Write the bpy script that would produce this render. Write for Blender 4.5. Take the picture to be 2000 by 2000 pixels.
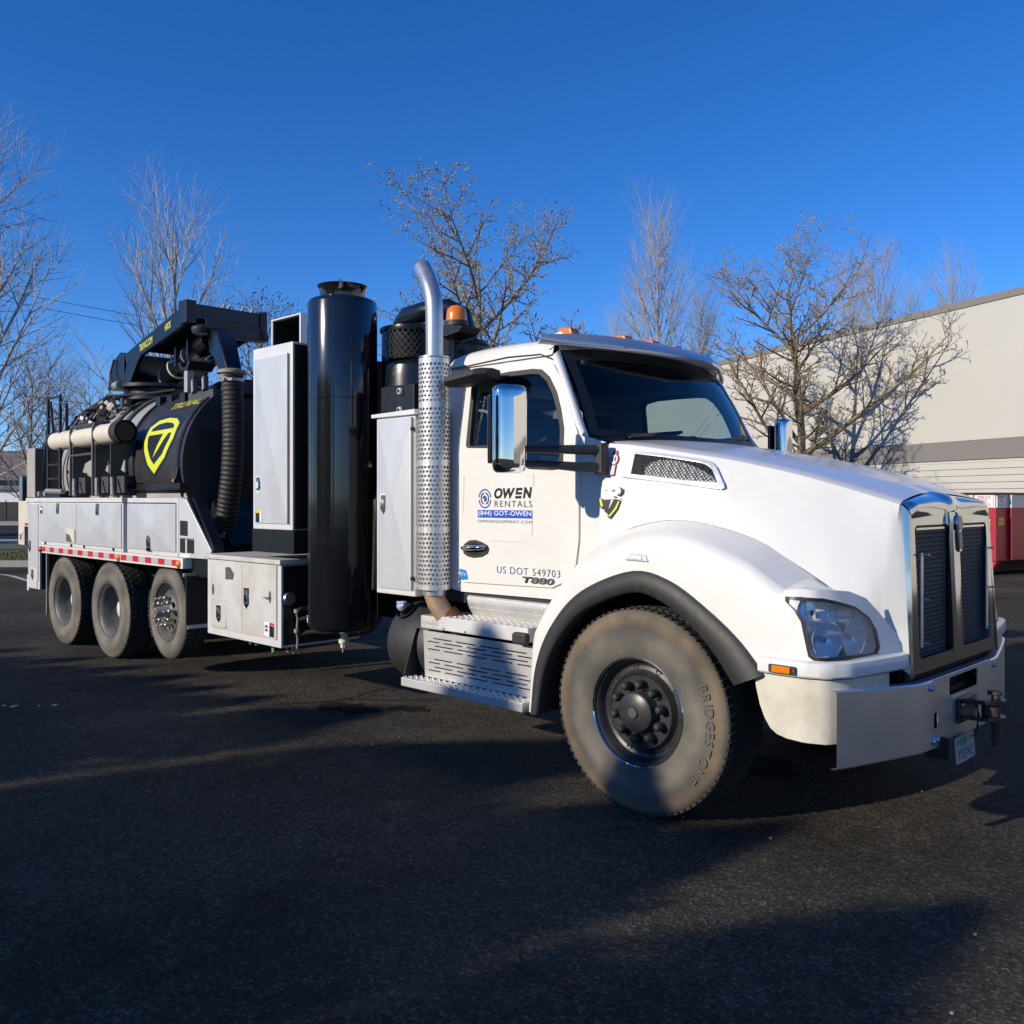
import bpy, bmesh, math, random
from mathutils import Vector, Matrix
random.seed(7)
R = math.radians
scene = bpy.context.scene
for o in list(bpy.data.objects):
    bpy.data.objects.remove(o, do_unlink=True)
COL = scene.collection
# ------------------------------------------------------------------ camera
cd = bpy.data.cameras.new('camera')
cam = bpy.data.objects.new('camera', cd); COL.objects.link(cam); scene.camera = cam
cd.sensor_width = 36; cd.lens = 1810 / 2000 * 36; cd.shift_y = -0.0125
cd.clip_start = 0.05; cd.clip_end = 2000
cam.location = (2.918, -4.006, 1.70)
cam.rotation_euler = (R(90), 0, R(44.7))
# ------------------------------------------------------------------ sky and sun
SUN = Vector((-0.645, -2.42, 1.0)).normalized()
SUN_EL = math.asin(SUN.z); SUN_AZ = math.atan2(SUN.x, SUN.y)
w = bpy.data.worlds.new('World'); scene.world = w; w.use_nodes = True
wn = w.node_tree.nodes; wl = w.node_tree.links
bg = wn['Background']; bg.inputs[1].default_value = 0.14
sky = wn.new('ShaderNodeTexSky'); sky.sky_type = 'NISHITA'; sky.sun_disc = False
sky.sun_elevation = SUN_EL; sky.sun_rotation = SUN_AZ
sky.air_density = 1.0; sky.dust_density = 0.25; sky.ozone_density = 3.6; sky.altitude = 2200
hsn = wn.new('ShaderNodeHueSaturation'); hsn.inputs['Saturation'].default_value = 1.25      # the phone's vivid colour, over the whole sky alike
wbn = wn.new('ShaderNodeMix'); wbn.data_type = 'RGBA'; wbn.blend_type = 'MULTIPLY'; wbn.inputs[0].default_value = 1; wbn.inputs[7].default_value = (0.93, 1.03, 1.31, 1)
wl.new(sky.outputs[0], hsn.inputs['Color']); wl.new(hsn.outputs[0], wbn.inputs[6]); wl.new(wbn.outputs[2], bg.inputs[0])
sl = bpy.data.lights.new('sun', 'SUN'); sl.energy = 5.0; sl.angle = R(0.53); sl.color = (1.0, 0.90, 0.74)
so = bpy.data.objects.new('sun', sl); COL.objects.link(so)
so.rotation_euler = SUN.to_track_quat('Z', 'Y').to_euler()
vs = scene.view_settings
vs.view_transform = 'Standard'; vs.look = 'None'; vs.exposure = -0.08; vs.gamma = 1.0
scene.render.engine = 'CYCLES'
# ------------------------------------------------------------------ materials
MATS = {}
def mat(name, col, rough=0.5, metal=0.0, var=0.0, scale=6.0, bump=0.0, bscale=60.0, col2=None, thr=(0.45, 0.7),
        coat=0.0, spec=0.5, stretch=None, emit=None, detail=6.0):
    m = bpy.data.materials.new(name); m.use_nodes = True
    nt = m.node_tree; n = nt.nodes; l = nt.links; b = n['Principled BSDF']
    b.inputs['Base Color'].default_value = (*col, 1); b.inputs['Roughness'].default_value = rough
    b.inputs['Metallic'].default_value = metal; b.inputs['Specular IOR Level'].default_value = spec
    if coat: b.inputs['Coat Weight'].default_value = coat; b.inputs['Coat Roughness'].default_value = 0.06
    tc = n.new('ShaderNodeTexCoord'); mp = n.new('ShaderNodeMapping'); l.new(tc.outputs['Object'], mp.inputs[0])
    if stretch: mp.inputs['Scale'].default_value = stretch
    if var or col2:
        t = n.new('ShaderNodeTexNoise'); t.inputs['Scale'].default_value = scale; t.inputs['Detail'].default_value = detail
        t.inputs['Roughness'].default_value = 0.65
        l.new(mp.outputs[0], t.inputs['Vector'])
        cr = n.new('ShaderNodeValToRGB'); l.new(t.outputs['Fac'], cr.inputs[0])
        if col2:
            cr.color_ramp.elements[0].position = thr[0]; cr.color_ramp.elements[1].position = thr[1]
            cr.color_ramp.elements[0].color = (*col, 1); cr.color_ramp.elements[1].color = (*col2, 1)
        else:
            cr.color_ramp.elements[0].position = 0.25; cr.color_ramp.elements[1].position = 0.75
            cr.color_ramp.elements[0].color = (*[c * (1 - var) for c in col], 1)
            cr.color_ramp.elements[1].color = (*[min(1, c * (1 + var)) for c in col], 1)
        l.new(cr.outputs[0], b.inputs['Base Color'])
        mr = n.new('ShaderNodeMapRange'); l.new(t.outputs['Fac'], mr.inputs[0])
        mr.inputs[3].default_value = max(0, rough * 0.8); mr.inputs[4].default_value = min(1, rough * 1.25)
        l.new(mr.outputs[0], b.inputs['Roughness'])
    if bump:
        t2 = n.new('ShaderNodeTexNoise'); t2.inputs['Scale'].default_value = bscale; t2.inputs['Detail'].default_value = 4
        l.new(mp.outputs[0], t2.inputs['Vector'])
        bp = n.new('ShaderNodeBump'); bp.inputs['Strength'].default_value = bump; bp.inputs['Distance'].default_value = 0.01
        l.new(t2.outputs['Fac'], bp.inputs['Height']); l.new(bp.outputs[0], b.inputs['Normal'])
    if emit:
        b.inputs['Emission Color'].default_value = (*emit[:3], 1); b.inputs['Emission Strength'].default_value = emit[3]
    MATS[name] = m
    return m
def glass(name, tint, rough=0.0, refl=1.0):
    m = bpy.data.materials.new(name); m.use_nodes = True
    nt = m.node_tree; n = nt.nodes; l = nt.links; n.remove(n['Principled BSDF'])
    tr = n.new('ShaderNodeBsdfTransparent'); tr.inputs[0].default_value = (*tint, 1)
    gl = n.new('ShaderNodeBsdfGlossy'); gl.inputs['Roughness'].default_value = rough
    fr = n.new('ShaderNodeFresnel'); fr.inputs[0].default_value = 1.5
    mx = n.new('ShaderNodeMixShader')
    l.new(fr.outputs[0], mx.inputs[0]); l.new(tr.outputs[0], mx.inputs[1]); l.new(gl.outputs[0], mx.inputs[2])
    l.new(mx.outputs[0], n['Material Output'].inputs[0])
    MATS[name] = m
    return m
mat('white_paint', (0.735, 0.73, 0.695), 0.30, col2=(0.63, 0.615, 0.565), thr=(0.48, 0.92), scale=3.0, detail=14, coat=0.6)
mat('white_cab', (0.735, 0.727, 0.685), 0.30, col2=(0.615, 0.592, 0.525), thr=(0.45, 0.95), scale=1.7, coat=0.5)
mat('aluminium', (0.70, 0.71, 0.72), 0.42, metal=0.45, col2=(0.52, 0.535, 0.555), thr=(0.36, 0.72), scale=3.4, detail=14, stretch=(1, 1, .45))
mat('aluminium_stain', (0.71, 0.70, 0.67), 0.48, metal=0.4, col2=(0.46, 0.42, 0.35), thr=(0.42, 0.80), scale=3.0, detail=14)
mat('aluminium_frame', (0.72, 0.715, 0.70), 0.45, metal=0.35, var=0.05)
mat('plate_metal', (0.72, 0.71, 0.69), 0.40, metal=0.5, col2=(0.55, 0.53, 0.50), thr=(0.4, 0.8), scale=7)
mat('steel', (0.60, 0.61, 0.63), 0.30, metal=1.0, var=0.10, scale=20, stretch=(1, 1, 0.2))
mat('galvanised', (0.58, 0.59, 0.59), 0.32, metal=0.8, var=0.14, scale=9, stretch=(1, 1, 0.6))
mat('perforated_steel', (0.74, 0.72, 0.68), 0.34, metal=0.6, var=0.06, scale=8)
mat('chrome', (0.82, 0.80, 0.77), 0.05, metal=1.0)
mat('grille_chrome', (0.62, 0.61, 0.60), 0.10, metal=1.0, var=0.04)
mat('bumper_steel', (0.74, 0.74, 0.73), 0.33, metal=0.85, var=0.05, scale=3)
mat('black_gloss', (0.009, 0.010, 0.012), 0.14, coat=0.7, col2=(0.045, 0.045, 0.045), thr=(0.66, 0.80), scale=26, detail=12, stretch=(1, 1, .35))
mat('black_paint', (0.008, 0.009, 0.011), 0.35, var=0.25, scale=14)
mat('navy_paint', (0.0065, 0.0095, 0.0135), 0.26, var=0.25, scale=9)
mat('black_plastic', (0.026, 0.026, 0.027), 0.55, var=0.2, scale=20, bump=0.05, bscale=300)
mat('black_rubber', (0.022, 0.022, 0.021), 0.75, var=0.3, scale=12)
mat('hose_rubber', (0.013, 0.0125, 0.0115), 0.60, col2=(0.060, 0.048, 0.032), thr=(0.52, 0.85), scale=7, detail=9)
mat('dark_void', (0.006, 0.006, 0.007), 0.8)
mat('frame_black', (0.014, 0.014, 0.015), 0.6, var=0.3)
mat('rubber_tread', (0.030, 0.029, 0.027), 0.85, col2=(0.075, 0.065, 0.05), thr=(0.55, 0.8), scale=9)
mat('rim_black', (0.030, 0.031, 0.032), 0.36, var=0.35, scale=8)
mat('rim_grey', (0.075, 0.075, 0.075), 0.5, col2=(0.14, 0.13, 0.12), thr=(0.4, 0.75), scale=7)
mat('nut_steel', (0.42, 0.40, 0.37), 0.42, metal=0.6, var=0.3, scale=30)
mat('hub_white', (0.62, 0.63, 0.64), 0.4, var=0.1)
mat('rust', (0.16, 0.065, 0.03), 0.8, var=0.3, scale=30)
mat('exhaust_tan', (0.40, 0.27, 0.17), 0.55, metal=0.3, var=0.15, scale=12)
mat('tank_grey', (0.34, 0.335, 0.32), 0.42, col2=(0.42, 0.36, 0.28), thr=(0.5, 0.9), scale=2.5)
mat('tank_black', (0.022, 0.022, 0.022), 0.44, col2=(0.085, 0.07, 0.045), thr=(0.55, 0.95), scale=3, stretch=(1, 1, 1))
mat('bracket_grey', (0.060, 0.062, 0.062), 0.5, var=0.15)
mat('box_grey', (0.36, 0.355, 0.33), 0.5, var=0.06)
mat('pvc_cream', (0.68, 0.63, 0.52), 0.5, col2=(0.46, 0.41, 0.32), thr=(0.5, 0.9), scale=4)
mat('yellow_decal', (0.66, 0.69, 0.03), 0.4)
mat('yellow_faded', (0.52, 0.48, 0.05), 0.5)
mat('navy_decal', (0.012, 0.016, 0.030), 0.35)
mat('ink_black', (0.012, 0.012, 0.012), 0.4)
mat('ink_grey', (0.10, 0.10, 0.11), 0.4)
mat('ink_blue', (0.01, 0.075, 0.50), 0.4)
mat('ink_navy', (0.03, 0.035, 0.13), 0.4)
mat('sticker_blue', (0.01, 0.19, 0.62), 0.4)
mat('sticker_white', (0.75, 0.75, 0.74), 0.5, var=0.05)
mat('sticker_yellow', (0.75, 0.48, 0.02), 0.5)
mat('reflect_red', (0.55, 0.015, 0.03), 0.35)
mat('reflect_silver', (0.52, 0.54, 0.55), 0.3, metal=0.2)
mat('amber', (0.75, 0.19, 0.005), 0.18, coat=0.6)
mat('lens_red', (0.35, 0.03, 0.02), 0.2)
mat('interior', (0.030, 0.031, 0.033), 0.8)
mat('seat_fabric', (0.045, 0.047, 0.05), 0.9)
mat('lamp_led', (0.75, 0.75, 0.72), 0.25, metal=0.4, var=0.4, scale=90)
mat('emblem_red', (0.42, 0.02, 0.05), 0.3)
mat('emblem_grey', (0.30, 0.26, 0.26), 0.3, metal=0.5)
mat('plate_shaded', (0.34, 0.36, 0.40), 0.5)  # white plate, darkened to carry the bumper's shade
mat('bright_trim', (0.80, 0.80, 0.80), 0.20, metal=0.45)
mat('lamp_chrome', (0.92, 0.92, 0.91), 0.10, metal=0.25)
mat('flange_tan', (0.24, 0.205, 0.155), 0.6, var=.2)
mat('hitch_brown', (0.045, 0.032, 0.022), 0.7, var=.3, scale=30)
mat('plate_green', (0.02, 0.25, 0.16), 0.5)
mat('dirty_white', (0.62, 0.58, 0.48), 0.5, col2=(0.42, 0.36, 0.25), thr=(0.45, 0.85), scale=5)
glass('windshield_glass', (0.50, 0.58, 0.57))
glass('door_glass', (0.70, 0.82, 0.82))
glass('lamp_glass', (0.95, 0.96, 0.98))
glass('amber_glass', (0.95, 0.38, 0.02))
# tyre sidewall: dust rings of the thing itself, measured from the wheel's own axle
def tyre_mat(name, base, dust, brown, r0, r1, dark=(0.035, 0.034, 0.032), edge=0.0):
    m = bpy.data.materials.new(name); m.use_nodes = True
    nt = m.node_tree; n = nt.nodes; l = nt.links; b = n['Principled BSDF']; b.inputs['Roughness'].default_value = 0.85
    tc = n.new('ShaderNodeTexCoord'); sx = n.new('ShaderNodeSeparateXYZ'); l.new(tc.outputs['Object'], sx.inputs[0])
    cb = n.new('ShaderNodeCombineXYZ'); l.new(sx.outputs[0], cb.inputs[0]); l.new(sx.outputs[2], cb.inputs[2])
    ln = n.new('ShaderNodeVectorMath'); ln.operation = 'LENGTH'; l.new(cb.outputs[0], ln.inputs[0])
    nz = n.new('ShaderNodeTexNoise'); nz.inputs['Scale'].default_value = 5; nz.inputs['Detail'].default_value = 8
    l.new(tc.outputs['Object'], nz.inputs['Vector'])
    ad = n.new('ShaderNodeMath'); ad.operation = 'MULTIPLY_ADD'; l.new(nz.outputs['Fac'], ad.inputs[0])
    ad.inputs[1].default_value = 0.07; l.new(ln.outputs['Value'], ad.inputs[2])
    mr = n.new('ShaderNodeMapRange'); mr.inputs[1].default_value = r0 + .035; mr.inputs[2].default_value = r1 + .035
    l.new(ad.outputs[0], mr.inputs[0])
    cr = n.new('ShaderNodeValToRGB'); l.new(mr.outputs[0], cr.inputs[0])
    e = cr.color_ramp.elements; e[0].color = (*base, 1); e[1].color = (*dust, 1)
    for p, c in ((0.35, dust), (0.60, base), (0.74, brown), (0.82, dust), (0.88, brown), (0.95, dust)):
        q = e.new(p); q.color = (*c, 1)
    n2 = n.new('ShaderNodeTexNoise'); n2.inputs['Scale'].default_value = 3.4; n2.inputs['Detail'].default_value = 9
    l.new(tc.outputs['Object'], n2.inputs['Vector'])
    r2 = n.new('ShaderNodeValToRGB'); r2.color_ramp.elements[0].position = 0.40; r2.color_ramp.elements[1].position = 0.62
    r2.color_ramp.elements[0].color = (0.62, 0.63, 0.65, 1); r2.color_ramp.elements[1].color = (1.12, 1.1, 1.05, 1)
    l.new(n2.outputs['Fac'], r2.inputs[0])
    mx = n.new('ShaderNodeMix'); mx.data_type = 'RGBA'; mx.blend_type = 'MULTIPLY'; mx.inputs[0].default_value = 1
    l.new(cr.outputs[0], mx.inputs[6]); l.new(r2.outputs[0], mx.inputs[7]); l.new(mx.outputs[2], b.inputs['Base Color'])
    wv = n.new('ShaderNodeTexWave'); wv.wave_type = 'RINGS'; wv.rings_direction = 'Y'; wv.inputs['Scale'].default_value = 28
    l.new(tc.outputs['Object'], wv.inputs['Vector'])
    bp = n.new('ShaderNodeBump'); bp.inputs['Strength'].default_value = 0.12; bp.inputs['Distance'].default_value = 0.004
    l.new(wv.outputs['Fac'], bp.inputs['Height']); l.new(bp.outputs[0], b.inputs['Normal'])
    MATS[name] = m
tyre_mat('tyre_front', (0.105, 0.098, 0.084), (0.158, 0.144, 0.116), (0.180, 0.124, 0.074), 0.30, 0.56)
tyre_mat('tyre_rear', (0.118, 0.112, 0.099), (0.175, 0.163, 0.136), (0.140, 0.122, 0.098), 0.29, 0.52)
# ------------------------------------------------------------------ geometry helpers
def sharp(me, ang):
    bm = bmesh.new(); bm.from_mesh(me)
    bmesh.ops.recalc_face_normals(bm, faces=bm.faces)
    for f in bm.faces: f.smooth = True
    for e in bm.edges:
        if len(e.link_faces) == 2 and e.calc_face_angle(0) > ang: e.smooth = False
    bm.to_mesh(me); bm.free()
class G:
    def __init__(s): s.v = []; s.f = []
    def add(s, vs, fs):
        k = len(s.v); s.v += [tuple(p) for p in vs]; s.f += [tuple(i + k for i in f) for f in fs]; return s
    def box(s, x0, x1, y0, y1, z0, z1, M=None):
        vs = [(x, y, z) for x in (x0, x1) for y in (y0, y1) for z in (z0, z1)]
        if M: vs = [M @ Vector(p) for p in vs]
        return s.add(vs, [(0, 1, 3, 2), (4, 6, 7, 5), (0, 4, 5, 1), (2, 3, 7, 6), (0, 2, 6, 4), (1, 5, 7, 3)])
    def bar(s, a, b, wd, ht=None, up=(0, 0, 1)):
        a = Vector(a); b = Vector(b); d = (b - a).normalized(); u = Vector(up)
        if abs(d.dot(u)) > 0.95: u = Vector((1, 0, 0))
        r = d.cross(u).normalized(); u = r.cross(d); ht = ht or wd
        vs = [p + r * (i * wd / 2) + u * (j * ht / 2) for p in (a, b) for i, j in ((-1, -1), (1, -1), (1, 1), (-1, 1))]
        return s.add(vs, [(0, 3, 2, 1), (4, 5, 6, 7), (0, 1, 5, 4), (1, 2, 6, 5), (2, 3, 7, 6), (3, 0, 4, 7)])
    def tube(s, path, rad, n=10, cap=True, closed=False):
        path = [Vector(p) for p in path]; m = len(path)
        if not isinstance(rad, (list, tuple)): rad = [rad] * m
        ref = None; vs = []
        for i, p in enumerate(path):
            if closed: d = path[(i + 1) % m] - path[i - 1]
            else: d = path[min(i + 1, m - 1)] - path[max(i - 1, 0)]
            d.normalize()
            if ref is None: ref = Vector((0, 0, 1)) if abs(d.z) < 0.9 else Vector((1, 0, 0))
            a = (ref - d * ref.dot(d)).normalized(); b = d.cross(a); ref = a
            for k in range(n):
                t = 2 * math.pi * k / n; vs.append(p + (a * math.cos(t) + b * math.sin(t)) * rad[i])
        fs = []
        for i in range(m if closed else m - 1):
            for k in range(n):
                k2 = (k + 1) % n; j = (i + 1) % m
                fs.append((i * n + k, i * n + k2, j * n + k2, j * n + k))
        if cap and not closed: fs += [tuple(range(n - 1, -1, -1)), tuple((m - 1) * n + k for k in range(n))]
        return s.add(vs, fs)
    def lathe(s, prof, n=32, M=None, axis='Z', a0=0.0, a1=None):
        full = a1 is None; a1 = 2 * math.pi if full else a1; vs = []; cnt = n if full else n + 1
        for r, h in prof:
            for k in range(cnt):
                t = a0 + (a1 - a0) * k / n; c, q = r * math.cos(t), r * math.sin(t)
                p = {'Z': (c, q, h), 'Y': (c, h, q), 'X': (h, c, q)}[axis]
                vs.append(M @ Vector(p) if M else p)
        fs = []
        for i in range(len(prof) - 1):
            for k in range(n):
                k2 = (k + 1) % cnt
                fs.append((i * cnt + k, i * cnt + k2, (i + 1) * cnt + k2, (i + 1) * cnt + k))
        return s.add(vs, fs)
    def prism(s, poly, fn, d):
        """closed 2-D polygon mapped by fn(u, v, depth)"""
        n = len(poly); vs = [fn(u, v, 0) for u, v in poly] + [fn(u, v, d) for u, v in poly]
        fs = [tuple(range(n - 1, -1, -1)), tuple(range(n, 2 * n))] + [(i, (i + 1) % n, n + (i + 1) % n, n + i) for i in range(n)]
        return s.add(vs, fs)
    def grid(s, rows, close_u=False):
        m = len(rows); n = len(rows[0]); vs = [p for r in rows for p in r]; fs = []
        for i in range(m - 1):
            for k in range(n if close_u else n - 1):
                k2 = (k + 1) % n; fs.append((i * n + k, i * n + k2, (i + 1) * n + k2, (i + 1) * n + k))
        return s.add(vs, fs)
    def panel(s, outer, holes, fn):
        bm = bmesh.new(); ed = []
        for lp in [outer] + list(holes):
            vv = [bm.verts.new((u, v, 0)) for u, v in lp]
            ed += [bm.edges.new((vv[i], vv[(i + 1) % len(vv)])) for i in range(len(vv))]
        bmesh.ops.triangle_fill(bm, use_beauty=True, use_dissolve=False, edges=ed, normal=(0, 0, 1))
        bm.verts.index_update()
        s.add([fn(p.co.x, p.co.y) for p in bm.verts], [tuple(x.index for x in f.verts) for f in bm.faces]); bm.free(); return s
    def mirror(s, yc=1.21):
        g = G(); g.v = [(p[0], 2 * yc - p[1], p[2]) for p in s.v]; g.f = [tuple(reversed(f)) for f in s.f]; return g
    def merge(s, o): return s.add(o.v, o.f)
    def mesh(s, name, m, ang=R(38)):
        me = bpy.data.meshes.new(name); me.from_pydata([tuple(p) for p in s.v], [], s.f)
        me.validate(); sharp(me, ang)
        if m: me.materials.append(MATS[m] if isinstance(m, str) else m)
        return me
    def build(s, name, m, parent=None, bevel=0.0, seg=2, solid=0.0, ang=R(38), label=None, sub=0):
        o = bpy.data.objects.new(name, s.mesh(name, m, ang)); COL.objects.link(o); put(o, parent)
        if sub:
            q = o.modifiers.new('sub', 'SUBSURF'); q.levels = sub; q.render_levels = sub
        if solid:
            q = o.modifiers.new('solid', 'SOLIDIFY'); q.thickness = solid; q.offset = -1
            if not bevel:
                q = o.modifiers.new('split', 'EDGE_SPLIT'); q.split_angle = max(ang, R(30))
        if bevel:
            q = o.modifiers.new('bevel', 'BEVEL'); q.width = bevel; q.segments = seg; q.limit_method = 'ANGLE'
            q.angle_limit = R(40); q.harden_normals = True
        if label: o['label'] = label
        return o
def put(o, parent):
    if parent is not None:
        o.parent = parent
        if parent.type == 'EMPTY' and parent.parent is None:
            o.matrix_parent_inverse = Matrix.LocRotScale(parent.location, parent.rotation_euler, None).inverted()
def thing(name, label, cat, loc=(0, 0, 0), group=None, kind=None):
    o = bpy.data.objects.new(name, None); COL.objects.link(o); o.location = loc; o.empty_display_size = 0.2
    tag(o, label, cat, group, kind); return o
def tag(o, label=None, cat=None, group=None, kind=None):
    if label: o['label'] = label
    if cat: o['category'] = cat
    if group: o['group'] = group
    if kind: o['kind'] = kind
    return o
def copy_tree(o, parent=None):
    c = o.copy(); COL.objects.link(c); c.parent = parent
    for ch in o.children: copy_tree(ch, c)
    return c
def cr_spline(pts, n):
    """Catmull-Rom through 3-D points, n samples"""
    P = [Vector(p) for p in pts]; m = len(P); out = []
    L = [0.0]
    for i in range(m - 1): L.append(L[-1] + (P[i + 1] - P[i]).length)
    for k in range(n):
        s = L[-1] * k / (n - 1); i = 0
        while i < m - 2 and s > L[i + 1]: i += 1
        t = (s - L[i]) / max(1e-9, L[i + 1] - L[i])
        a = P[i - 1] if i > 0 else P[i] * 2 - P[i + 1]; d = P[i + 2] if i + 2 < m else P[i + 1] * 2 - P[i]
        b, c = P[i], P[i + 1]
        out.append(0.5 * ((2 * b) + (c - a) * t + (2 * a - 5 * b + 4 * c - d) * t * t + (3 * b - a - 3 * c + d) * t ** 3))
    return out
def lerp(xs, ys):
    def f(x):
        if x <= xs[0]: return ys[0]
        for i in range(len(xs) - 1):
            if x <= xs[i + 1]:
                t = (x - xs[i]) / (xs[i + 1] - xs[i]); return ys[i] + t * (ys[i + 1] - ys[i])
        return ys[-1]
    return f
def rrect(x0, x1, z0, z1, r, n=4):
    out = []
    for cx, cz, a in ((x1 - r, z1 - r, 0), (x0 + r, z1 - r, 90), (x0 + r, z0 + r, 180), (x1 - r, z0 + r, 270)):
        for k in range(n + 1):
            t = R(a + 90 * k / n); out.append((cx + r * math.cos(t), cz + r * math.sin(t)))
    return out
def circ(cx, cz, r, n=16, rz=None):
    return [(cx + r * math.cos(2 * math.pi * k / n), cz + (rz or r) * math.sin(2 * math.pi * k / n)) for k in range(n)]
def text_geo(txt, width, height, shear=0.0, bold=0.0, extrude=0.0, spacing=1.0):
    """flat text as G in (u, v) with its lower left corner at 0,0, fitted to width x height"""
    c = bpy.data.curves.new('t', 'FONT'); c.body = txt; c.shear = shear; c.offset = bold; c.resolution_u = 3; c.space_character = spacing
    o = bpy.data.objects.new('t', c); COL.objects.link(o)
    dg = bpy.context.evaluated_depsgraph_get(); me = bpy.data.meshes.new_from_object(o.evaluated_get(dg))
    vs = [tuple(v.co) for v in me.vertices]; fs = [tuple(p.vertices) for p in me.polygons]
    bpy.data.objects.remove(o); bpy.data.curves.remove(c); bpy.data.meshes.remove(me)
    x0 = min(v[0] for v in vs); x1 = max(v[0] for v in vs); y0 = min(v[1] for v in vs); y1 = max(v[1] for v in vs)
    if width is None: width = height * (x1 - x0) / (y1 - y0)
    return [((v[0] - x0) / (x1 - x0) * width, (v[1] - y0) / (y1 - y0) * height) for v in vs], fs
def put_text(name, txt, width, height, fn, m, parent, **k):
    v, f = text_geo(txt, width, height, **k)
    g = G(); g.add([fn(a, b) for a, b in v], f); o = g.build(name, m, parent)
    return o
# ================================================================== the setting
def V2(depth, u):                                  # a spot on the ground from its distance and bearing
    A = R(45.3); l = depth * (u - 1000) / 1810
    return (2.918 - depth * math.cos(A) + l * math.sin(A), -4.006 + depth * math.sin(A) + l * math.cos(A))
FW = Vector((-.7034, .7108, 0)); RT = Vector((.7108, .7034, 0)); C0 = Vector((2.918, -4.006, 0))
def at(d, l, z=0.0): return C0 + FW * d + RT * l + Vector((0, 0, z))
def asphalt(name, c0, c1, rough=.8):
    m = bpy.data.materials.new(name); m.use_nodes = True; nt = m.node_tree; n = nt.nodes; l = nt.links; b = n['Principled BSDF']
    b.inputs['Roughness'].default_value = rough; b.inputs['Specular IOR Level'].default_value = 0.08
    tc = n.new('ShaderNodeTexCoord')
    def noise(sc, det=6, ro=.6):
        t = n.new('ShaderNodeTexNoise'); t.inputs['Scale'].default_value = sc; t.inputs['Detail'].default_value = det; t.inputs['Roughness'].default_value = ro
        l.new(tc.outputs['Object'], t.inputs['Vector']); return t
    big = noise(.55, 5); mid = noise(6, 6); vo = n.new('ShaderNodeTexVoronoi'); vo.inputs['Scale'].default_value = 78; l.new(tc.outputs['Object'], vo.inputs['Vector'])
    fine = noise(210, 3, .7)
    r1 = n.new('ShaderNodeValToRGB'); r1.color_ramp.elements[0].position = .35; r1.color_ramp.elements[1].position = .68
    r1.color_ramp.elements[0].color = (*c0, 1); r1.color_ramp.elements[1].color = (*c1, 1); l.new(big.outputs['Fac'], r1.inputs[0])
    # stones of the aggregate, each with its own tone
    sp = n.new('ShaderNodeSeparateColor'); l.new(vo.outputs['Color'], sp.inputs[0])
    r2 = n.new('ShaderNodeValToRGB'); e = r2.color_ramp.elements; e[0].position = .0; e[0].color = (.45, .45, .46, 1); e[1].position = 1; e[1].color = (2.15, 2.0, 1.72, 1)
    q = e.new(.82); q.color = (1.08, 1.06, 1.02, 1); l.new(sp.outputs[0], r2.inputs[0])
    m1 = n.new('ShaderNodeMix'); m1.data_type = 'RGBA'; m1.blend_type = 'MULTIPLY'; m1.inputs[0].default_value = 1
    l.new(r1.outputs[0], m1.inputs[6]); l.new(r2.outputs[0], m1.inputs[7])
    r3 = n.new('ShaderNodeValToRGB'); r3.color_ramp.elements[0].position = .3; r3.color_ramp.elements[1].position = .75
    r3.color_ramp.elements[0].color = (.72, .73, .76, 1); r3.color_ramp.elements[1].color = (1.2, 1.18, 1.12, 1); l.new(mid.outputs['Fac'], r3.inputs[0])
    m2 = n.new('ShaderNodeMix'); m2.data_type = 'RGBA'; m2.blend_type = 'MULTIPLY'; m2.inputs[0].default_value = 1
    l.new(m1.outputs[2], m2.inputs[6]); l.new(r3.outputs[0], m2.inputs[7]); l.new(m2.outputs[2], b.inputs['Base Color'])
    ad = n.new('ShaderNodeMath'); ad.operation = 'ADD'; l.new(vo.outputs['Distance'], ad.inputs[0]); l.new(fine.outputs['Fac'], ad.inputs[1])
    bp = n.new('ShaderNodeBump'); bp.inputs['Strength'].default_value = .8; bp.inputs['Distance'].default_value = .008; l.new(ad.outputs[0], bp.inputs['Height'])
    l.new(bp.outputs[0], b.inputs['Normal']); MATS[name] = m
asphalt('asphalt', (0.048, 0.0445, 0.0385), (0.098, 0.0905, 0.078))
asphalt('road_asphalt', (0.045, 0.047, 0.052), (0.06, 0.062, 0.066))
mat('concrete', (0.34, 0.32, 0.28), 0.85, var=0.12, scale=8)
mat('grass', (0.085, 0.095, 0.03), 0.95, col2=(0.15, 0.14, 0.06), thr=(0.4, 0.7), scale=6)
mat('line_paint', (0.50, 0.50, 0.48), 0.8, col2=(0.25, 0.25, 0.24), thr=(0.45, 0.75), scale=9)
mat('crack_fill', (0.010, 0.010, 0.011), 0.7)
mat('wall_paint', (0.49, 0.475, 0.43), 0.8, var=0.03, scale=.6, bump=.06, bscale=120)
mat('wall_stripe', (0.195, 0.18, 0.17), 0.8, var=0.04, scale=1)
mat('door_paint', (0.50, 0.485, 0.43), 0.6, var=0.02)
mat('red_paint', (0.42, 0.012, 0.035), 0.42, col2=(0.33, 0.010, 0.028), thr=(.5, .8), scale=5)
mat('dumpster_white', (0.68, 0.65, 0.58), 0.5, var=0.06, scale=6)
mat('bark_grey', (0.25, 0.215, 0.175), 0.9, var=0.35, scale=14)
mat('bark_pale', (0.36, 0.325, 0.285), 0.9, var=0.3, scale=10)
mat('bark_pear', (0.19, 0.145, 0.090), 0.9, col2=(0.33, 0.265, 0.165), thr=(.45, .7), scale=12)
mat('bud', (0.29, 0.245, 0.145), 0.9, var=0.3, scale=20)
mat('seed_brown', (0.13, 0.085, 0.05), 0.9, var=0.3, scale=20)
mat('needle', (0.030, 0.045, 0.022), 0.9, var=0.4, scale=4)
mat('house_wall', (0.16, 0.175, 0.21), 0.8); mat('house_roof', (0.17, 0.14, 0.12), 0.9, var=.15, scale=3)
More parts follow.
